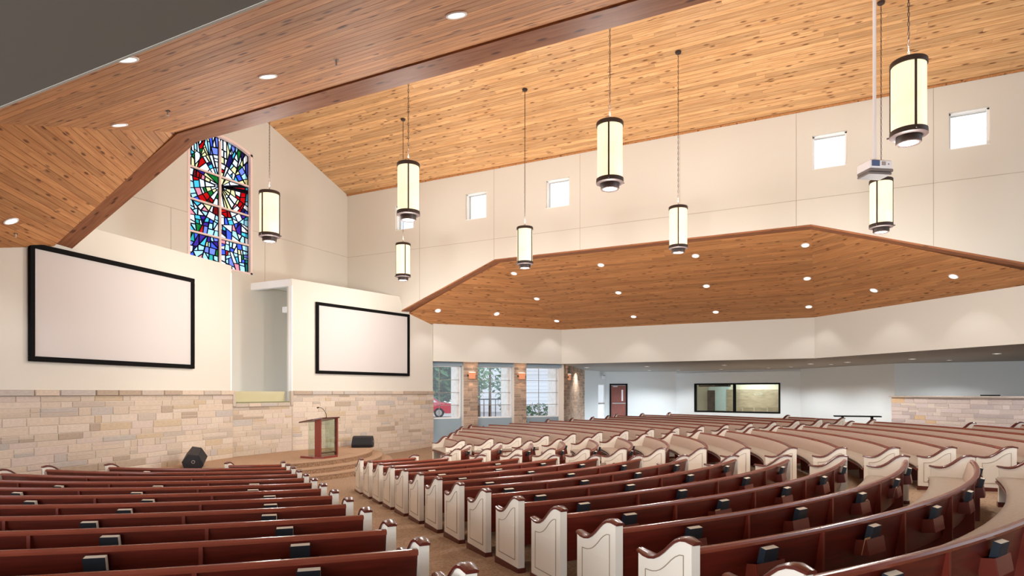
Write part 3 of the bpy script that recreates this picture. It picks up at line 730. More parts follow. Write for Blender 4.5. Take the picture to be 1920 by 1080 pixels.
# ------------------------------------------------------------------ pendants
def spot(parent, loc, energy, angle, up=False, color=(1, .965, .925), r=.12, blend=.6, name='lamp_light'):
    d = bpy.data.lights.new(name, 'SPOT'); d.energy = energy; d.spot_size = math.radians(angle); d.spot_blend = blend; d.color = color; d.shadow_soft_size = r
    o = bpy.data.objects.new(name, d); COL.objects.link(o); o.parent = parent; o.location = loc
    if up: o.rotation_euler = (PI, 0, 0)
    return o
def point(parent, loc, energy, color=(1, .965, .925), r=.16, name='lamp_light'):
    d = bpy.data.lights.new(name, 'POINT'); d.energy = energy; d.color = color; d.shadow_soft_size = r
    o = bpy.data.objects.new(name, d); COL.objects.link(o); o.parent = parent; o.location = loc; return o
PH, PR = 1.27, .245
pm = {}
def pend_mesh():
    cap = MB().lathe([(.02, PH+.035), (PR*.6, PH+.03), (PR+.005, PH), (PR+.012, PH-.01), (PR+.012, PH-.075), (PR-.01, PH-.08)], 32)
    pm['cap'] = cap.mesh('top_ring', BRONZE, True)
    pm['shade'] = MB().lathe([(PR-.012, .18), (PR-.006, .25), (PR-.006, PH-.07)], 32, caps=False).mesh('glass_shade', SHADE, True)
    pm['ring'] = MB().lathe([(PR-.02, .20), (PR+.012, .20), (PR+.016, .12), (PR-.03, .105)], 32).mesh('lower_ring', BRONZE, True)
    pm['cup'] = MB().lathe([(.175, .11), (.175, .015), (.165, 0), (.135, 0), (.13, .02)], 32, caps=False).mesh('lower_cup', BRONZE, True)
    pm['lens'] = MB().lathe([(.134, .012), (.0001, .012)], 24, caps=False).mesh('lens', GLOWW)
    b = MB()
    b.box((PR+.002, 0, PH/2+.08), (.016, .03, PH-.2)); pm['bar'] = b.mesh('strap', BRONZE)
    k = MB().lathe([(.015, -.02), (.015, .02)], 8); pm['knob'] = k.mesh('thumb_screw', BRONZE)
    pm['canopy'] = MB().lathe([(.02, -.07), (.075, -.05), (.085, -.01), (.085, 0)], 20).mesh('canopy', BRONZE, True)
pend_mesh()
def chain(zb, zt):
    mb = MB(); z = zb; i = 0; P = .075
    while z < zt:
        a = (i % 2)*PI/2; pts = []
        for k in range(9):
            t = 2*PI*k/8; x = .013*math.cos(t); y = .042*math.sin(t); pts.append((x*math.cos(a), x*math.sin(a), z+.03+y))
        mb.tube(pts, .0055, 4); z += P; i += 1
    return mb
rowsn = ['nearest the chancel', 'second from the chancel', 'third from the chancel', 'fourth from the chancel']
YS = [(-1.08, -.79), (-5.43, -5.44), (-10.12, -10.14), (-14.93, -14.97)]
STR = ((-44, 0, -5, 22), (16, 60, 0, -20))
for si, (x, nm) in enumerate(((-2.86, 'left'), (3.15, 'right'))):
    for j in range(4):
        y = YS[j][si]; t = thing('pendant_lamp', 'bronze banded cream cylinder pendant lamp in the %s row, %s' % (nm, rowsn[j]), 'pendant lamp', (x, y, 6.31), math.atan2(-13.79-y, -14.23-x)+math.radians(STR[si][j]), 'cylinder pendants over the nave')
        for k in ('cap', 'shade', 'ring', 'cup', 'lens'): link(pm[k].name, pm[k], t)
        for k in range(3):
            q_ = k*2*PI/3
            o = link('strap', pm['bar'], t); o.rotation_euler = (0, 0, q_)
            s_ = link('thumb_screw', pm['knob'], t, (math.cos(q_)*(PR+.03), math.sin(q_)*(PR+.03), .15)); s_.rotation_euler = (0, PI/2, q_)
        zc = EAVE+PITCH*(NX-abs(x))-6.31-.02
        chain(PH+.03, zc-.05).build('chain', BRONZE, t)
        cn = link('canopy', pm['canopy'], t, (0, 0, zc+.01)); cn.rotation_euler = (0, 0, 0)
        point(t, (0, 0, -.7), P_DOWN); spot(t, (0, 0, PH+.12), P_UP, 165, True)

# ------------------------------------------------------------------ recessed lights
can_ring = MB().lathe([(.10, -.012), (.125, -.012), (.13, 0), (.10, 0)], 20, caps=False).mesh('trim_ring', WHITE)
can_lens = MB().lathe([(.101, -.006), (.0001, -.006)], 20, caps=False).mesh('lens', GLOWW)
def can(loc, nrm, label, energy, scale=1, lit=True, angle=95, color=(1, .97, .94)):
    t = thing('recessed_light', label, 'ceiling light', loc, 0, 'recessed ceiling lights')
    q = Vector((0, 0, 1)).rotation_difference(Vector(nrm)*-1)
    for m in (can_ring, can_lens):
        o = link(m.name, m, t); o.rotation_mode = 'QUATERNION'; o.rotation_quaternion = q; o.scale = (scale,)*3
    if lit: spot(t, (0, 0, -.04), energy, angle, color=color, r=.04, blend=.5)
def sof_z(x, y):
    xo = NX+TH; x = abs(x)
    z2 = SOF+(TOP-SOF)/(F1[0]-xo)*(F1[0]-x)
    n1 = Vector((-.6251, -.7806)); s1 = (TOP-SOF)/((Vector((xo, -2.75))-Vector(F1)).dot(n1)); z1 = SOF+s1*((Vector((x, y))-Vector(F1)).dot(n1))
    d3 = Vector((F3[0]-F2[0], F3[1]-F2[1])).normalized(); n3 = Vector((d3.y, -d3.x)); n3 = n3 if n3.x < 0 else -n3
    s3 = (TOP-SOF)/((Vector((xo, -13.39))-Vector(F2)).dot(n3)); z3 = SOF+s3*((Vector((x, y))-Vector(F2)).dot(n3))
    c = [(z2, (s_ := (TOP-SOF)/(F1[0]-xo)) and Vector((-s_, 0, -1))), (z1, Vector((n1.x*s1, n1.y*s1, -1))), (z3, Vector((n3.x*s3, n3.y*s3, -1)))]
    return min(c, key=lambda t: t[0])
ordn = ['first', 'second', 'third', 'fourth', 'fifth', 'sixth', 'seventh', 'eighth', 'ninth', 'tenth', 'eleventh', 'twelfth', 'thirteenth', 'fourteenth', 'fifteenth', 'sixteenth', 'seventeenth', 'eighteenth', 'nineteenth', 'twentieth']
tier = ['upper', 'middle', 'lower']
for ix, x in enumerate((7.46, 9.60, 11.77)):
    for iy, y in enumerate((-2.9, -6.45, -9.82, -13.2)):
        z, n = sof_z(x, y); n.normalize()
        can(Vector((x, y, z))+n*.02, n, 'recessed light in the %s row of the right timber soffit, %s from the chancel' % (tier[ix], ordn[iy]), P_CAN)
for x, y, w_ in ((7.26, .52, 'nearest the right screen'), (9.31, -1.13, 'above the middle window')):
    z, n = sof_z(x, y); n.normalize(); can(Vector((x, y, z))+n*.02, n, 'round recessed light in the triangular soffit end, %s' % w_, P_CAN)
for x, y, w_ in ((9.475, -15.2, 'inner of two'), (7.573, -17.08, 'outer of two')):
    z, n = sof_z(x, y); n.normalize(); can(Vector((x, y, z))+n*.02, n, 'round recessed light in the far right sloping soffit end, %s' % w_, P_CAN)
for x, y, w_ in ((-7.94, -9.86, 'near timber soffit, highest in the photo'), (-9.81, -6.52, 'near timber soffit by the dark grey ceiling edge'), (-7.92, -6.7, 'near timber soffit, midway along the beam'), (-7.88, -3.15, 'near timber soffit on the hip line above the beam corner'), (-7.94, .19, 'near timber soffit at far left beside the sprinkler'), (-9.81, -10, 'near timber soffit out of the frame')):
    z, n = sof_z(x, y); n = Vector((-n.x, n.y, n.z)).normalized()
    if 'out of' not in w_: can(Vector((x, y, z))+n*.02, n, 'large recessed light in the '+w_, P_CAN)
for i, (x, y) in enumerate([(17.14, -2.38), (17.25, -5.6), (17.42, -9.36), (17.77, -13.14), (16.82, -14.62), (15.02, -16.84), (12.33, -19.02)]):
    can((x, y, LOW-.001), (0, 0, -1), 'recessed light in the flat ceiling over the rear pews, %s from the windows' % ordn[i], P_LOW, angle=140)
k_ = 0
for a, b, ts in ((WA, WB, (.5,)), (WB, WC, (.15, .5, .85)), (WC, WDp, (.35, .8)), (WDp, WE, (.4,))):
    for tt in ts:
        p, rz, n = None, 0, None
        A = Vector((*a, 0)); B = Vector((*b, 0)); d = (B-A).normalized(); n = Vector((d.y, -d.x, 0)); n = n if n.dot(Vector((0, -8, 0))-(A+B)/2) > 0 else -n
        q = A.lerp(B, tt)+n*2.3
        can((q.x, q.y, LOW-.001), (0, 0, -1), 'recessed light in the flat ceiling close to the rear wall, %s from the door' % ordn[k_], P_REAR, angle=140, scale=.8, color=(.96, .98, 1)); k_ += 1
lcl = bpy.data.objects['ceiling_left_low']
for x, y in ((-15.5, -6), (-16, -11), (-16.5, -16.5), (-13.2, -18.4)):  # unseen downlights, added to brighten the left low ceiling
    for m in (can_ring, can_lens): link(m.name, m, lcl, (x, y, LOW-.001))
    spot(lcl, (x, y, LOW-.05), P_LOW*.3, 140, r=.08)
# sprinkler heads
for x, y, w_ in ((-7.70, -7.77, 'between two downlights'), (-7.82, -4.33, 'left of the beam corner'), (-7.63, .71, 'at the far left corner')):
    z, n = sof_z(x, y); n = Vector((-n.x, n.y, n.z)).normalized()
    t = thing('sprinkler_head', 'small fire sprinkler in the near timber soffit, '+w_, 'sprinkler', Vector((x, y, z))+n*.018)
    MB().lathe([(.04, -.006), (.04, 0)], 14).build('escutcheon', STEEL if 'corner' not in w_ else BRONZE, t)
    MB().lathe([(.009, -.07), (.012, 0)], 8).build('stem', STEEL, t); MB().lathe([(.022, -.075), (.022, -.07)], 10).build('deflector', STEEL, t)

for sgn in (1, -1):
    p = Vector((sgn*5.95, -20.5, 5.6)); tgt = Vector((0, .6, 1.6)); q = (tgt-p).to_track_quat('-Z', 'Y')
    t = thing('stage_spotlight', 'black stage spotlight on the %s nave wall aimed at the lectern' % ('right' if sgn > 0 else 'left'), 'spotlight', p)
    o = MB().lathe([(.06, .22), (.1, .18), (.11, -.05), (.12, -.08)], 16, caps=False).build('housing', BLACK, t); o.rotation_mode = 'QUATERNION'; o.rotation_quaternion = q
    MB().box((sgn*.05, -.12, -.1), (.05, .3, .04)).build('yoke', BLACK, t)
    o = spot(t, (tgt-p).normalized()*.1, P_STAGE if sgn > 0 else P_STAGE*.7, 30, color=(1, .93, .82), r=.035, blend=.8); o.rotation_mode = 'QUATERNION'; o.rotation_quaternion = q

# ------------------------------------------------------------------ projector on its pole
t = thing('ceiling_projector', 'white projector hanging on a long white pole before the right wall', 'projector', (.98, -14.7, 7.22))
zc = EAVE+PITCH*(NX-.98)-7.22
MB().lathe([(.035, .13), (.035, zc)], 14).build('pole', PLASTIC, t, smooth=True)
MB().lathe([(.1, zc-.04), (.1, zc)], 16).build('ceiling_plate', PLASTIC, t)
a_ = math.radians(27+8)
Mr = Matrix.Rotation(math.radians(28)-PI/2+.1, 3, 'Z')
def pbox(nm, c, d, m, b=.012): MB().bbox(Mr @ Vector(c), d, b, M=Mr).build(nm, m, t)
pbox('mount', (0, 0, .12), (.34, .2, .03), BLACK)
pbox('body', (0, 0, 0), (.52, .4, .19), PLASTIC, .02)
pbox('connector_panel', (-.12, -.203, .02), (.18, .012, .12), mat('panel_blue', srgb(60, 78, 120), .4), .003)
pbox('button_pad', (.06, -.203, .02), (.09, .01, .08), GREYP, .003)
pbox('button', (.17, -.203, .01), (.03, .01, .03), GREYP, .003)
PGREY = mat('projector_grey', srgb(112, 104, 102), .6); pbox('vent_grille', (0, -.02, -.12), (.54, .4, .06), PGREY); pbox('underside_cover', (-.01, -.01, -.18), (.52, .38, .05), PGREY)
pbox('lens_barrel', (0, .22, .0), (.12, .08, .12), BLACK)

# ------------------------------------------------------------------ lectern, microphone, monitors
SZ = .473
t = thing('lectern', 'cherry wood and clear acrylic lectern standing at the stage edge', 'lectern', (.05, -.02, SZ))
LW = mat('lectern_wood', srgb(128, 56, 46), .3, noise=.1, nscale=4, stretch=(8, 8, 1))
LWD = mat('lectern_dark', srgb(84, 38, 30), .3)
base = [(-.46, -.12), (-.3, -.4), (.3, -.4), (.46, -.12), (.46, .38), (-.46, .38)]
MB().prism(base, 0, .06, lambda a, b, h: (a, b, h)).build('base', LW, t)
zt = lambda y: 1.13-.17*(y+.0)
MB().prism([(-.34, .06), (-.12, .06), (-.12, zt(-.12)), (-.34, zt(-.34))], -.38, -.33, lambda a, b, h: (h, a, b)).build('side_column', LW, t)
MB().prism([(-.34, .06), (-.24, .06), (-.24, zt(-.24)), (-.34, zt(-.34))], .33, .38, lambda a, b, h: (h, a, b)).build('side_column', LW, t)
MB().prism([(-.12, .06), (.16, .06), (.16, zt(.16)), (-.12, zt(-.12))], -.36, -.348, lambda a, b, h: (h, a, b)).build('side_panel', ACRYL, t)
MB().prism([(-.24, .06), (.16, .06), (.16, zt(.16)), (-.24, zt(-.24))], .348, .36, lambda a, b, h: (h, a, b)).build('side_panel', ACRYL, t)
MB().box((0, -.31, .6), (.66, .012, 1.06)).build('front_panel', ACRYL, t)
MB().box((0, -.2, .16), (.66, .2, .03)).build('shelf', LWD, t)
top = [(-.5, -.15), (-.36, -.42), (.36, -.42), (.5, -.15), (.5, .4), (-.5, .4)]
MB().prism(top, 0, .035, lambda a, b, h: (a, b, zt(b)+h)).build('reading_top', LWD, t)
mc = thing('gooseneck_microphone', 'thin gooseneck microphone on the lectern top', 'microphone', (.05, -.24, SZ+1.205))
pts = [(0, 0, 0), (.0, 0, .08)]+[(-.04*(i/8), .27*(i/8)**1.6, .08+.24*math.sin(i/8*PI/2)) for i in range(1, 9)]
MB().tube(pts, .008, 8).build('gooseneck', BLACK, mc); MB().lathe([(.025, -.01), (.025, .02), (.01, .04)], 12).build('base', BLACK, mc)
MB().tube([pts[-1], (pts[-1][0]-.02, pts[-1][1]+.05, pts[-1][2]-.015)], .018, 8).build('capsule', BLACK, mc)
def wedge(label, loc, rz, tilt=0):
    t = thing('floor_monitor', label, 'loudspeaker', loc, rz, 'stage floor monitors')
    W = .37; pr = [(-.2, 0), (.2, 0), (.26, .1), (.12, .36), (-.1, .4), (-.25, .2)]
    mb = MB().prism(pr, -W, W, lambda a, b, h: (h*(1-.06*(b > .3)), a, b)); mb.build('cabinet', SPK, t)
    f0, f1 = Vector((0, .26, .1)), Vector((0, .12, .36))
    # grille on the sloping face and side ports
    d = (Vector((0, .12, .36))-Vector((0, .26, .1))); nn = Vector((0, d.z, -d.y)).normalized()
    mb = MB(); a, b = Vector((0, .26, .1))+d*.06+nn*.002, Vector((0, .26, .1))+d*.94+nn*.002
    mb.add([a+Vector((-W+.03, 0, 0)), a+Vector((W-.03, 0, 0)), b+Vector((W-.05, 0, 0)), b+Vector((-W+.05, 0, 0))]+[p+nn*.008 for p in (a+Vector((-W+.03, 0, 0)), a+Vector((W-.03, 0, 0)), b+Vector((W-.05, 0, 0)), b+Vector((-W+.05, 0, 0)))], [(0, 1, 2, 3), (4, 5, 6, 7), (0, 1, 5, 4), (1, 2, 6, 5), (2, 3, 7, 6), (3, 0, 4, 7)])
    mb.build('grille', mat('grille_cloth', srgb(24, 22, 26), .8), t)
    for sx in (-1, 1):
        o = MB().lathe([(.03, 0), (.045, 0), (.045, .012), (.03, .012)], 18, caps=False).build('side_port', GREYP, t, (sx*W, .02, .2)); o.rotation_euler = (0, sx*PI/2, 0)
    if tilt: t.rotation_euler = (0, tilt, rz)
    return t
wedge('black wedge floor monitor on the stage right of the lectern', (3.35, 1.15, SZ+.01), math.radians(122))
wedge('black wedge floor monitor behind the front left pews, side port showing', (-3.3, 1.2, SZ+.06), -2.35, .22)

# ------------------------------------------------------------------ pews
S_CURVE = [(-.006, .832), (.06, .842), (.12, .833), (.18, .804), (.24, .757), (.30, .705), (.36, .662), (.42, .632), (.49, .618), (.56, .621), (.63, .634)]
def end_meshes(sy):
    T = .08
    pr = [(0, -.0)]+[(max(q, 0), z) for q, z in S_CURVE]+[(.63, 0)]
    pan = MB().prism(pr, -T/2, T/2, lambda a, b, h: (a, h, b+(.05 if b < .01 else 0))).mesh('end_panel', CREAM)
    cap = MB(); W = .052
    rows_ = []
    ext = [(-.022, .828)]+S_CURVE[1:-1]+[(.655, .640)]
    for i, (q, z) in enumerate(ext):
        a = ext[max(i-1, 0)]; b = ext[min(i+1, len(ext)-1)]; d = Vector((b[0]-a[0], b[1]-a[1])).normalized(); n = Vector((-d.y, d.x))
        if n.y < 0: n = -n
        k = 1 if 0 < i < len(ext)-1 else .8; tk = .034*k
        for off, hh in ((-W, 0), (W, 0), (W, tk*.6), (W*.55, tk), (-W*.55, tk), (-W, tk*.6)): rows_.append((q+n.x*hh, off*k, z+n.y*hh))
    cap.v = rows_; m = 6
    for i in range(len(ext)-1):
        for k in range(m): cap.f.append((i*m+k, i*m+(k+1) % m, (i+1)*m+(k+1) % m, (i+1)*m+k))
    cap.f += [tuple(range(m))[::-1], tuple(range((len(ext)-1)*m, len(ext)*m))]
    capm = cap.mesh('cap', CAPW, True)
    pli = MB().box((.315, 0, .01), (.66, T+.02, .09)).mesh('plinth', CAPW)
    ins = [(.085, .135)]+[(.085+.45*(i/10), z) for i, z in enumerate([.735, .728, .705, .672, .63, .592, .562, .542, .53, .526, .526])]+[(.535, .135)]
    raised = MB().prism(inset(ins, .012) or ins, 0, sy*.006, lambda a, b, h: (a, sy*T/2+h, b)).mesh('raised_panel', CREAM)
    mo = MB()
    for i in range(len(ins)):
        p, q = Vector(ins[i]), Vector(ins[(i+1) % len(ins)]); d = (q-p).normalized(); n = Vector((-d.y, d.x))*.0035
        mo.add([(p.x-n.x, sy*(T/2+.0005), p.y-n.y), (q.x-n.x, sy*(T/2+.0005), q.y-n.y), (q.x+n.x, sy*(T/2+.0005), q.y+n.y), (p.x+n.x, sy*(T/2+.0005), p.y+n.y),
                (p.x-n.x, sy*(T/2+.005), p.y-n.y), (q.x-n.x, sy*(T/2+.005), q.y-n.y), (q.x+n.x, sy*(T/2+.005), q.y+n.y), (p.x+n.x, sy*(T/2+.005), p.y+n.y)], [(0, 1, 2, 3), (7, 6, 5, 4), (0, 4, 5, 1), (2, 6, 7, 3)])
    return pan, capm, pli, raised, mo.mesh('moulding', GLAZE)
ENDS = {1: end_meshes(1), -1: end_meshes(-1)}
SUPP = MB().prism([(.012, -.03), (.014, .752), (.06, .75), (.13, .45), (.5, .40), (.46, -.03)], -.016, .016, lambda a, b, h: (a, h, b)).mesh('support', SEATW)
RACKW = mat('rack_wood', srgb(112, 44, 30), .3)
def rack_mesh():
    mb = MB(); W, D, H = .32, .125, .14
    mb.box((-D, 0, H/2), (.012, W, H)); mb.box((-D/2, 0, .006), (D, W, .012))
    for s in (-1, 1): mb.box((-D/2, s*W/2, H/2), (D, .012, H))
    mb.box((-.004, 0, H/2+.02), (.008, W, H+.04)); return mb.mesh('book_rack', RACKW)
RACK = rack_mesh()
BK_C = MB().box((-.026, 0, 0), (.004, .16, .245)).box((.026, 0, 0), (.004, .16, .245)).box((0, .08, 0), (.056, .004, .245)).mesh('cover', BOOKC)
BK_P = MB().box((0, -.002, .0), (.048, .154, .236)).box((0, -.001, .1195), (.0478, .1535, .006)).mesh('page_block', PAGES)
CRD = MB().box((0, 0, 0), (.003, .1, .16)).mesh('card', CARD)
SPC = {'k': 0}
def spiral(r, a): return r+SPC['k']*max(0, abs(a)-.70)**2      # the outer blocks straighten towards the side walls
def sweep(name, prof, r, a1, a2, root, z, m, smooth=True):
    n = max(5, int(abs(a2-a1)*r/.38)); mb = MB(); k = len(prof); o = root.location
    for i in range(n+1):
        a = lerp(a1, a2, i/n); sa, ca = math.sin(a), math.cos(a)
        rr = spiral(r, a)
        for q, h in prof: mb.v.append(((rr-q)*sa-o.x, -(rr-q)*ca-o.y, z+h-o.z))
    for i in range(n):
        for j in range(k): mb.f.append((i*k+j, i*k+(j+1) % k, (i+1)*k+(j+1) % k, (i+1)*k+j))
    mb.f += [tuple(range(k))[::-1], tuple(range(n*k, n*k+k))]
    me = mb.mesh(name, m, smooth); return link(name, me, root)
BACK = [(.03, .765), (.058, .765), (.135, .30), (.108, .285)]
RAILP = [(.012, .752), (.008, .775), (.018, .792), (.04, .798), (.062, .792), (.072, .775), (.066, .752)]
CUSHB = [(.062, .745), (.085, .752), (.102, .735), (.135, .62), (.165, .52), (.175, .46), (.125, .45)]
CUSHS = [(.13, .40), (.13, .455), (.2, .47), (.4, .475), (.55, .478), (.63, .470), (.665, .445), (.66, .415), (.63, .40)]
SEATB = [(.12, .375), (.12, .399), (.66, .399), (.672, .385), (.66, .362), (.60, .36)]
BLOCKS = {'A': ('far left block', 'dark cherry curved pew with cream ends'), 'B': ('block left of centre aisle', 'dark cherry curved pew with cream ends'),
          'C': ('block right of centre aisle', 'tan upholstered curved pew with cream ends'), 'D': ('far right block', 'tan upholstered curved pew with cream ends')}
AL = .657
NB = {'book': 0, 'pew': 0}
def pew(block, i, a1, a2, e1=True, e2=True, al1=None, al2=None, racks=True, books=None):
    r = R0+RS*i; z = K*(r-R0); am = (a1+a2)/2; NB['pew'] += 1; SPC['k'] = {'A': .8, 'D': 1.4}.get(block, 0); rm_ = spiral(r, am)
    bl, ds = BLOCKS[block]
    t = thing('church_pew', '%s, %s row, %s' % (ds, ordn[i], bl), 'pew', (rm_*math.sin(am), -rm_*math.cos(am), z), 0, 'curved pews of the '+bl)
    sweep('back_panel', BACK, r, a1, a2, t, z, CHERRY); sweep('top_rail', RAILP, r, a1, a2, t, z, RAIL)
    sweep('back_cushion', CUSHB, r, a1, a2, t, z, TAN); sweep('seat_cushion', CUSHS, r, a1, a2, t, z, TAN2); sweep('seat_board', SEATB, r, a1, a2, t, z, SEATW)
    L = abs(a2-a1)*r; nb = max(1, round(L/1.62))
    for k in range(1, nb):
        a = lerp(a1, a2, k/nb); rr = spiral(r, a); o = link('support', SUPP, t, (rr*math.sin(a)-t.location.x, -rr*math.cos(a)-t.location.y, 0)); o.rotation_euler = (0, 0, PI/2+a)
    for e, a, al, sy in ((e1, a1, al1, 1), (e2, a2, al2, -1)):
        if not e: continue
        al = a if al is None else al
        rr = spiral(r, a); p = Vector((rr*math.sin(a), -rr*math.cos(a), z))-t.location
        M = Matrix.Translation(p) @ Matrix.Rotation(PI/2+al, 4, 'Z')
        pan, cap, pli, rai, mo = ENDS[sy]
        o = link('pew_end', pan, t); o.matrix_local = M
        for m_ in (cap, pli, rai, mo): link(m_.name, m_, o)
    if racks:
        for k in range(nb):
            if nb > 1 and L/nb < .9: continue
            a = lerp(a1, a2, (k+.5)/nb); q = .072; zr = .46; rr = spiral(r, a)-q
            p = Vector((rr*math.sin(a), -rr*math.cos(a), zr+z))
            o = link('book_rack', RACK, t, p-t.location); o.rotation_euler = (0, .155, PI/2+a)
            if books and books(k, nb, a):
                fd = Vector((-math.sin(a), math.cos(a), 0)); lf = Vector((-math.cos(a), -math.sin(a), 0))
                off = random.uniform(-.05, .06)
                b = thing('hymnal', 'black hymnal with white pages, %s rack from left, %s row, %s' % (ordn[k], ordn[i], bl), 'book', p-fd*.072+lf*off+Vector((0, 0, .150)), PI/2+a+random.uniform(-.06, .06), 'hymnals in the pew racks')
                b.rotation_euler[1] = -.22; link('cover', BK_C, b); link('page_block', BK_P, b); NB['book'] += 1
                if i >= 8 and random.random() < .4 and block == 'B':
                    c = thing('pew_card', 'tan card beside the hymnal, %s rack from left, %s row, %s' % (ordn[k], ordn[i], bl), 'card', p-fd*.085+lf*(off+.13 if off < 0 else off-.13)+Vector((0, 0, .095)), PI/2+a, 'cards in the pew racks')
                    c.rotation_euler[1] = -.2; o_ = link('paper', CRD, c)
    return t
def asn(x): return math.asin(max(-1, min(1, x)))
outerA = {0: 70.5, 1: 91, 2: 94, 3: 91.5, 4: 90, 5: 88, 6: 87}
outerD = dict(enumerate([74, 82, 87, 91, 91.5, 90.2, 88, 83.7, 80.8, 77.3, 75, 74, 74.6, 71.3, 68.1, 49.3]))
for i in range(14):
    r = R0+RS*i
    if i < 13: pew('A', i, -math.radians(outerA.get(i, 86)) if i < 8 else -math.radians(88-2.3*(i-7)), -AL-asn(1.42/r), al2=-AL, e1=i < 6, books=lambda k, n, a, i=i: i > 3 or (i == 1 and k == 0))
    pew('B', i, -AL+asn(.32/r), -asn(1.165/r), al1=-AL, al2=0, books=lambda k, n, a, i=i: i > 2)
for i in range(18):
    r = R0+RS*i
    if i < 16: pew('C', i, asn(.744/r), AL-asn(.624/r) if i < 15 else math.radians(36.1), al1=0, al2=AL, racks=i < 6, books=lambda k, n, a: True)
    elif i < 18: pew('C', i, asn(.744/r), math.radians(26.6 if i == 16 else 24.9), al1=0, racks=False)
    if i < 16: pew('D', i, AL+asn(.99/r), math.radians(outerD[i]), al1=AL, racks=False)
print('pews', NB)

# ------------------------------------------------------------------ sound booth, table
bo = struct('wall_sound_booth')
A = Vector((17.846, -16.368, 0)); B = Vector((12.6, -21.13, 0)); d = (B-A).normalized(); n = Vector((d.y, -d.x, 0))
if n.dot(-A) < 0: n = -n
wall_mb(A, d, n, [0, (B-A).length], lambda s: .5, lambda s: 2.26, .25).build('wall_face', MORTAR, bo)
stones(bo, A, d, n, 0, (B-A).length, .85, 2.24, .14, .24, .4, 1.1, units=[stone_unit(mat('booth_stone_%d' % i, srgb(*c), .9, spec=.15, noise=.1, nscale=9, bump=.4, bscale=26)) for i, c in enumerate([(190, 175, 168), (180, 166, 160), (200, 186, 176), (196, 168, 136), (170, 157, 154), (192, 178, 174)])], wts=[5, 5, 4, 1.2, 3, 4])
MB().box(((A+B)/2-n*.1)+Vector((0, 0, 2.29)), ((B-A).length+.1, .42, .06), rz=math.atan2(d.y, d.x)).build('counter_top', mat('granite', srgb(170, 158, 150), .4, noise=.4, nscale=60), bo)
wall_mb(A, -n, -d, [.25, 1.6], lambda s: .5, lambda s: 2.26, .2).build('side_wall', WALLB, bo)
lp = thing('mixing_screen', 'dark flat screen lying on the sound booth counter', 'screen', A+d*4.25-n*.1+Vector((0, 0, 2.325)), math.atan2(d.y, d.x))
MB().bbox((0, 0, .02), (.55, .3, .04), .01).build('casing', BLACK, lp)
t = thing('console_table', 'black narrow table with two pedestal legs against the rear wall', 'table', (15.75, -14.95, .75), math.radians(-85))
MB().bbox((0, 0, .70), (1.75, .5, .05), .01).build('table_top', BLACK, t)
for s in (-1, 1):
    MB().prism([(-.12, .68), (.12, .68), (.05, .5), (.05, .1), (.18, 0), (-.18, 0), (-.05, .1), (-.05, .5)], -.04, .04, lambda a, b, h: (s*.55+h*(1 if 1 else 0), a, b)).build('leg', BLACK, t)

# ------------------------------------------------------------------ wall sconces on the piers
COPPER = mat('copper_glow', srgb(196, 120, 84), .5, emit=(1, .45, .22, 1), es=.35)
for k, (s, off, w_) in enumerate(((1.84, -.29, 'left'), (4.27, -.29, 'middle'), (6.75, -.34, 'right'))):
    c = WW0+FU*s+FN*off
    if k == 2: A_ = WW1-FN*.2; c = A_+(Vector((*PW, 0))-A_).normalized()*.75+Vector((.03, -.09, 0))
    t = thing('wall_sconce', 'glowing copper wall sconce on the stone pier, %s of three' % w_, 'wall lamp', (c.x, c.y, 3.2), math.atan2(FU.y, FU.x) if k < 2 else math.atan2((Vector((*PW, 0))-WW1+FN*.2).y, (Vector((*PW, 0))-WW1+FN*.2).x), 'sconces on the stone piers')
    MB().prism([(-.13, -.14), (.13, -.14), (.17, .14), (-.17, .14)], -.12, 0, lambda a, b, h: (a, h, b)).build('shade', COPPER, t)
    MB().box((0, -.03, 0), (.4, .05, .08)).build('band', BRONZE, t); MB().box((0, -.065, .145), (.28, .1, .01)).build('lens', GLOWW, t)
    for zz, u_ in ((.17, True), (-.17, False)): spot(t, (0, -.16, zz), 6, 120, u_, (1, .6, .35), .04)

# ------------------------------------------------------------------ outside the windows
gr = MB(); gr.add([(p, q, .75) for p, q in ((8.5, 2.4), (13.7, -1.8), (20.6, -.2), (24.4, -.8), (26.8, -5.2), (70, -25), (140, 90), (-10, 90), (-10, 7))], [tuple(range(9))]); gr.build('ground_outside', mat('paving', srgb(206, 204, 200), .95, noise=.06), kind='structure')
FOL = [mat('leaf_%d' % i, srgb(*c), .7, noise=.05) for i, c in enumerate([(86, 128, 92), (64, 104, 74), (118, 150, 92), (92, 140, 120)])]
for m_ in FOL: island(m_, .45, 1.5)
def tree(label, loc, h, rx, ry, mi, n=900, ls=.3, name='leafy_tree', lo_=.58):
    t = thing(name, label, 'tree' if 'tree' in name else 'bush', loc)
    MB().lathe([(.02*h, 0), (.014*h, h*.4), (.006*h, h*.75)], 8).build('trunk', mat('bark', srgb(96, 84, 74), .9), t)
    mb = MB()
    for _ in range(n):
        a = random.uniform(0, 2*PI); w_ = random.uniform(-1, 1); rr = random.uniform(.35, 1)**.5; s = math.sqrt(1-w_*w_)*rr
        c = Vector((rx*s*math.cos(a), ry*s*math.sin(a), h*lo_+h*(1-lo_)*w_*rr)); u = Vector((random.gauss(0, 1), random.gauss(0, 1), random.gauss(0, 1))).normalized(); v = u.orthogonal().normalized()
        q = ls*random.uniform(.5, 1); mb.add([c-u*q, c+v*q*.35, c+u*q, c-v*q*.35], [(0, 1, 2, 3)])
    link('foliage', mb.mesh('foliage', FOL[mi], fix=False), t, kind='stuff')
def beyond(px, dist):                               # a point on the ground along the view through a window
    d = Vector((.8921, .4519, 0))+Vector((.4519, -.8921, 0))*((px-960)/1164); return Vector((-14.23, -13.79, .75))+d*dist
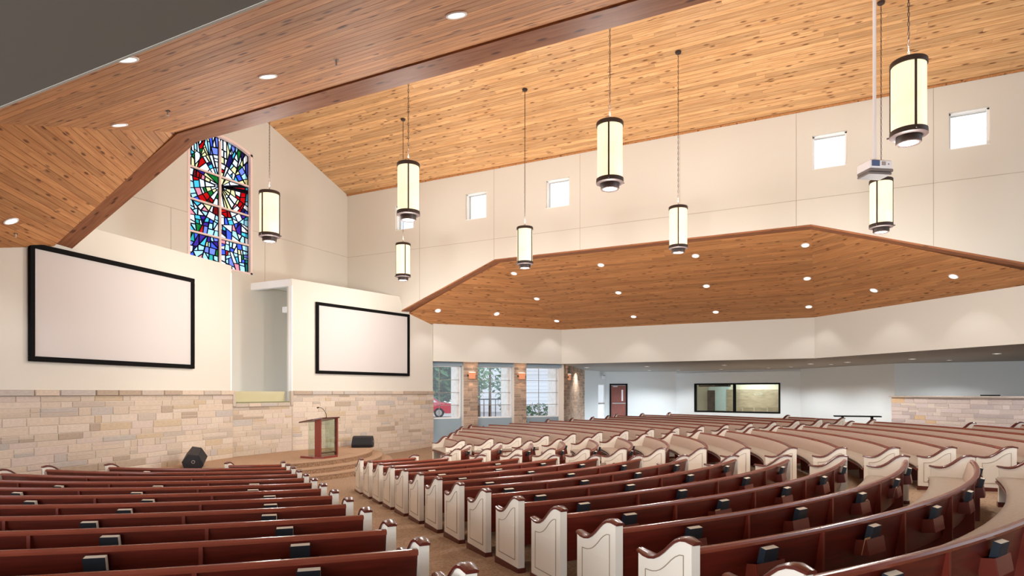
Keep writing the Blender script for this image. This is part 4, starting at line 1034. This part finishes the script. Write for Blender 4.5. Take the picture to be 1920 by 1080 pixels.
for k, (px, ds, h, rx, mi, lab) in enumerate([(829, 52, 8, 2.4, 0, 'dense green tree filling the left window'), (806, 60, 10, 3, 3, 'blue green tree at the left edge of the left window'), (860, 74, 11, 3, 1, 'dark green tree at the right edge of the left window')]):
    tree(lab, beyond(px, ds), h, rx, rx, mi, 2600, .5, lo_=.54)
tree('young airy tree in the middle window', beyond(919, 37), 5.2, 1.2, 1.2, 0, 300, .24, lo_=.66)
tree('pale yellow green tree at the left of the middle window', beyond(898, 41), 6.2, .9, .9, 2, 330, .3, lo_=.6)
tree('slender bush at the right of the middle window', beyond(946, 35), 2.6, .5, .5, 1, 130, .22, 'slender_bush')
tree('low sprawling bush in the right window', beyond(1012, 34), 1.15, 1.1, .8, 1, 170, .2, 'low_bush')
bld = thing('sided_building', 'white lap sided building seen through the middle and right windows', 'building', beyond(985, 45), math.radians(-62))
SID = mat('white_siding', srgb(232, 232, 238), .8)
mb = MB()
for k in range(26):
    z = .3+k*.27; mb.add([(-5, 0, z), (9, 0, z), (9, .03, z+.27), (-5, .03, z+.27), (-5, .2, z), (9, .2, z), (9, .2, z+.27), (-5, .2, z+.27)], [(0, 1, 2, 3), (0, 4, 5, 1), (5, 4, 7, 6)])
mb.build('siding', SID, bld, kind='stuff'); MB().box((2, 2, 3.4), (14, 3.6, 7)).build('wall', SID, bld)
MB().bbox((2.35, -.03, 2.6), (.5, .08, 3.6), .01).build('window_frame', mat('dark_green_frame', srgb(56, 70, 78), .5), bld); MB().box((2.35, -.08, 2.6), (.3, .02, 3.3)).build('pane', mat('house_pane', srgb(170, 190, 205), .2), bld)
ben = thing('iron_railing', 'low dark railing outside the middle window', 'railing', beyond(935, 33), math.radians(-35))
MB().box((0, 0, 1.35), (2.6, .05, .06)).build('top_rail', BLACK, ben)
for k in range(8): MB().box((-1.2+k*.34, 0, .68), (.03, .03, 1.35)).build('bar', BLACK, ben)
# parked car
ct = thing('parked_car', 'red car parked outside the left window', 'car', beyond(824, 43), math.radians(-58))
CARP = mat('car_red', srgb(206, 66, 84), .25, spec=.6); CG = mat('car_glass', srgb(214, 222, 226), .1)
body = [(-3.4, .3), (-3.4, .75), (-2.9, .95), (-2.0, 1.02), (-1.5, 1.45), (-.6, 1.5), (.05, 1.05), (.85, .92), (1.0, .7), (1.0, .3), (.42, .28), (.3, .5), (0, .62), (-.3, .5), (-.42, .28), (-2.0, .28), (-2.12, .5), (-2.4, .62), (-2.7, .5), (-2.82, .28)]
MB().prism(body, -.85, .85, lambda a, b, h: (a, h, b)).build('body', CARP, ct)
for y in (-.86, .86): MB().prism([(-1.9, 1.02), (-1.45, 1.4), (-.65, 1.44), (-.12, 1.04)], -.01, .01, lambda a, b, h: (a, y+h, b)).build('side_window', CG, ct)
MB().add([(.06, -.72, 1.07), (.06, .72, 1.07), (-.58, .66, 1.51), (-.58, -.66, 1.51), (.03, -.72, 1.03), (.03, .72, 1.03), (-.6, .66, 1.48), (-.6, -.66, 1.48)], [(0, 1, 2, 3), (7, 6, 5, 4), (0, 4, 5, 1), (2, 6, 7, 3)]).build('windscreen', CG, ct)
for x in (0, -2.4):
    for y in (-.8, .8):
        o = MB().lathe([(.2, -.1), (.33, -.1), (.34, 0), (.33, .1), (.2, .1)], 22).build('wheel', mat('tyre', srgb(60, 62, 70), .8), ct, (x, y, .33)); o.rotation_euler = (PI/2, 0, 0)
        h_ = MB().lathe([(.21, -.11), (.21, .11), (.05, .12)], 14).build('hub_cap', STEEL, o)
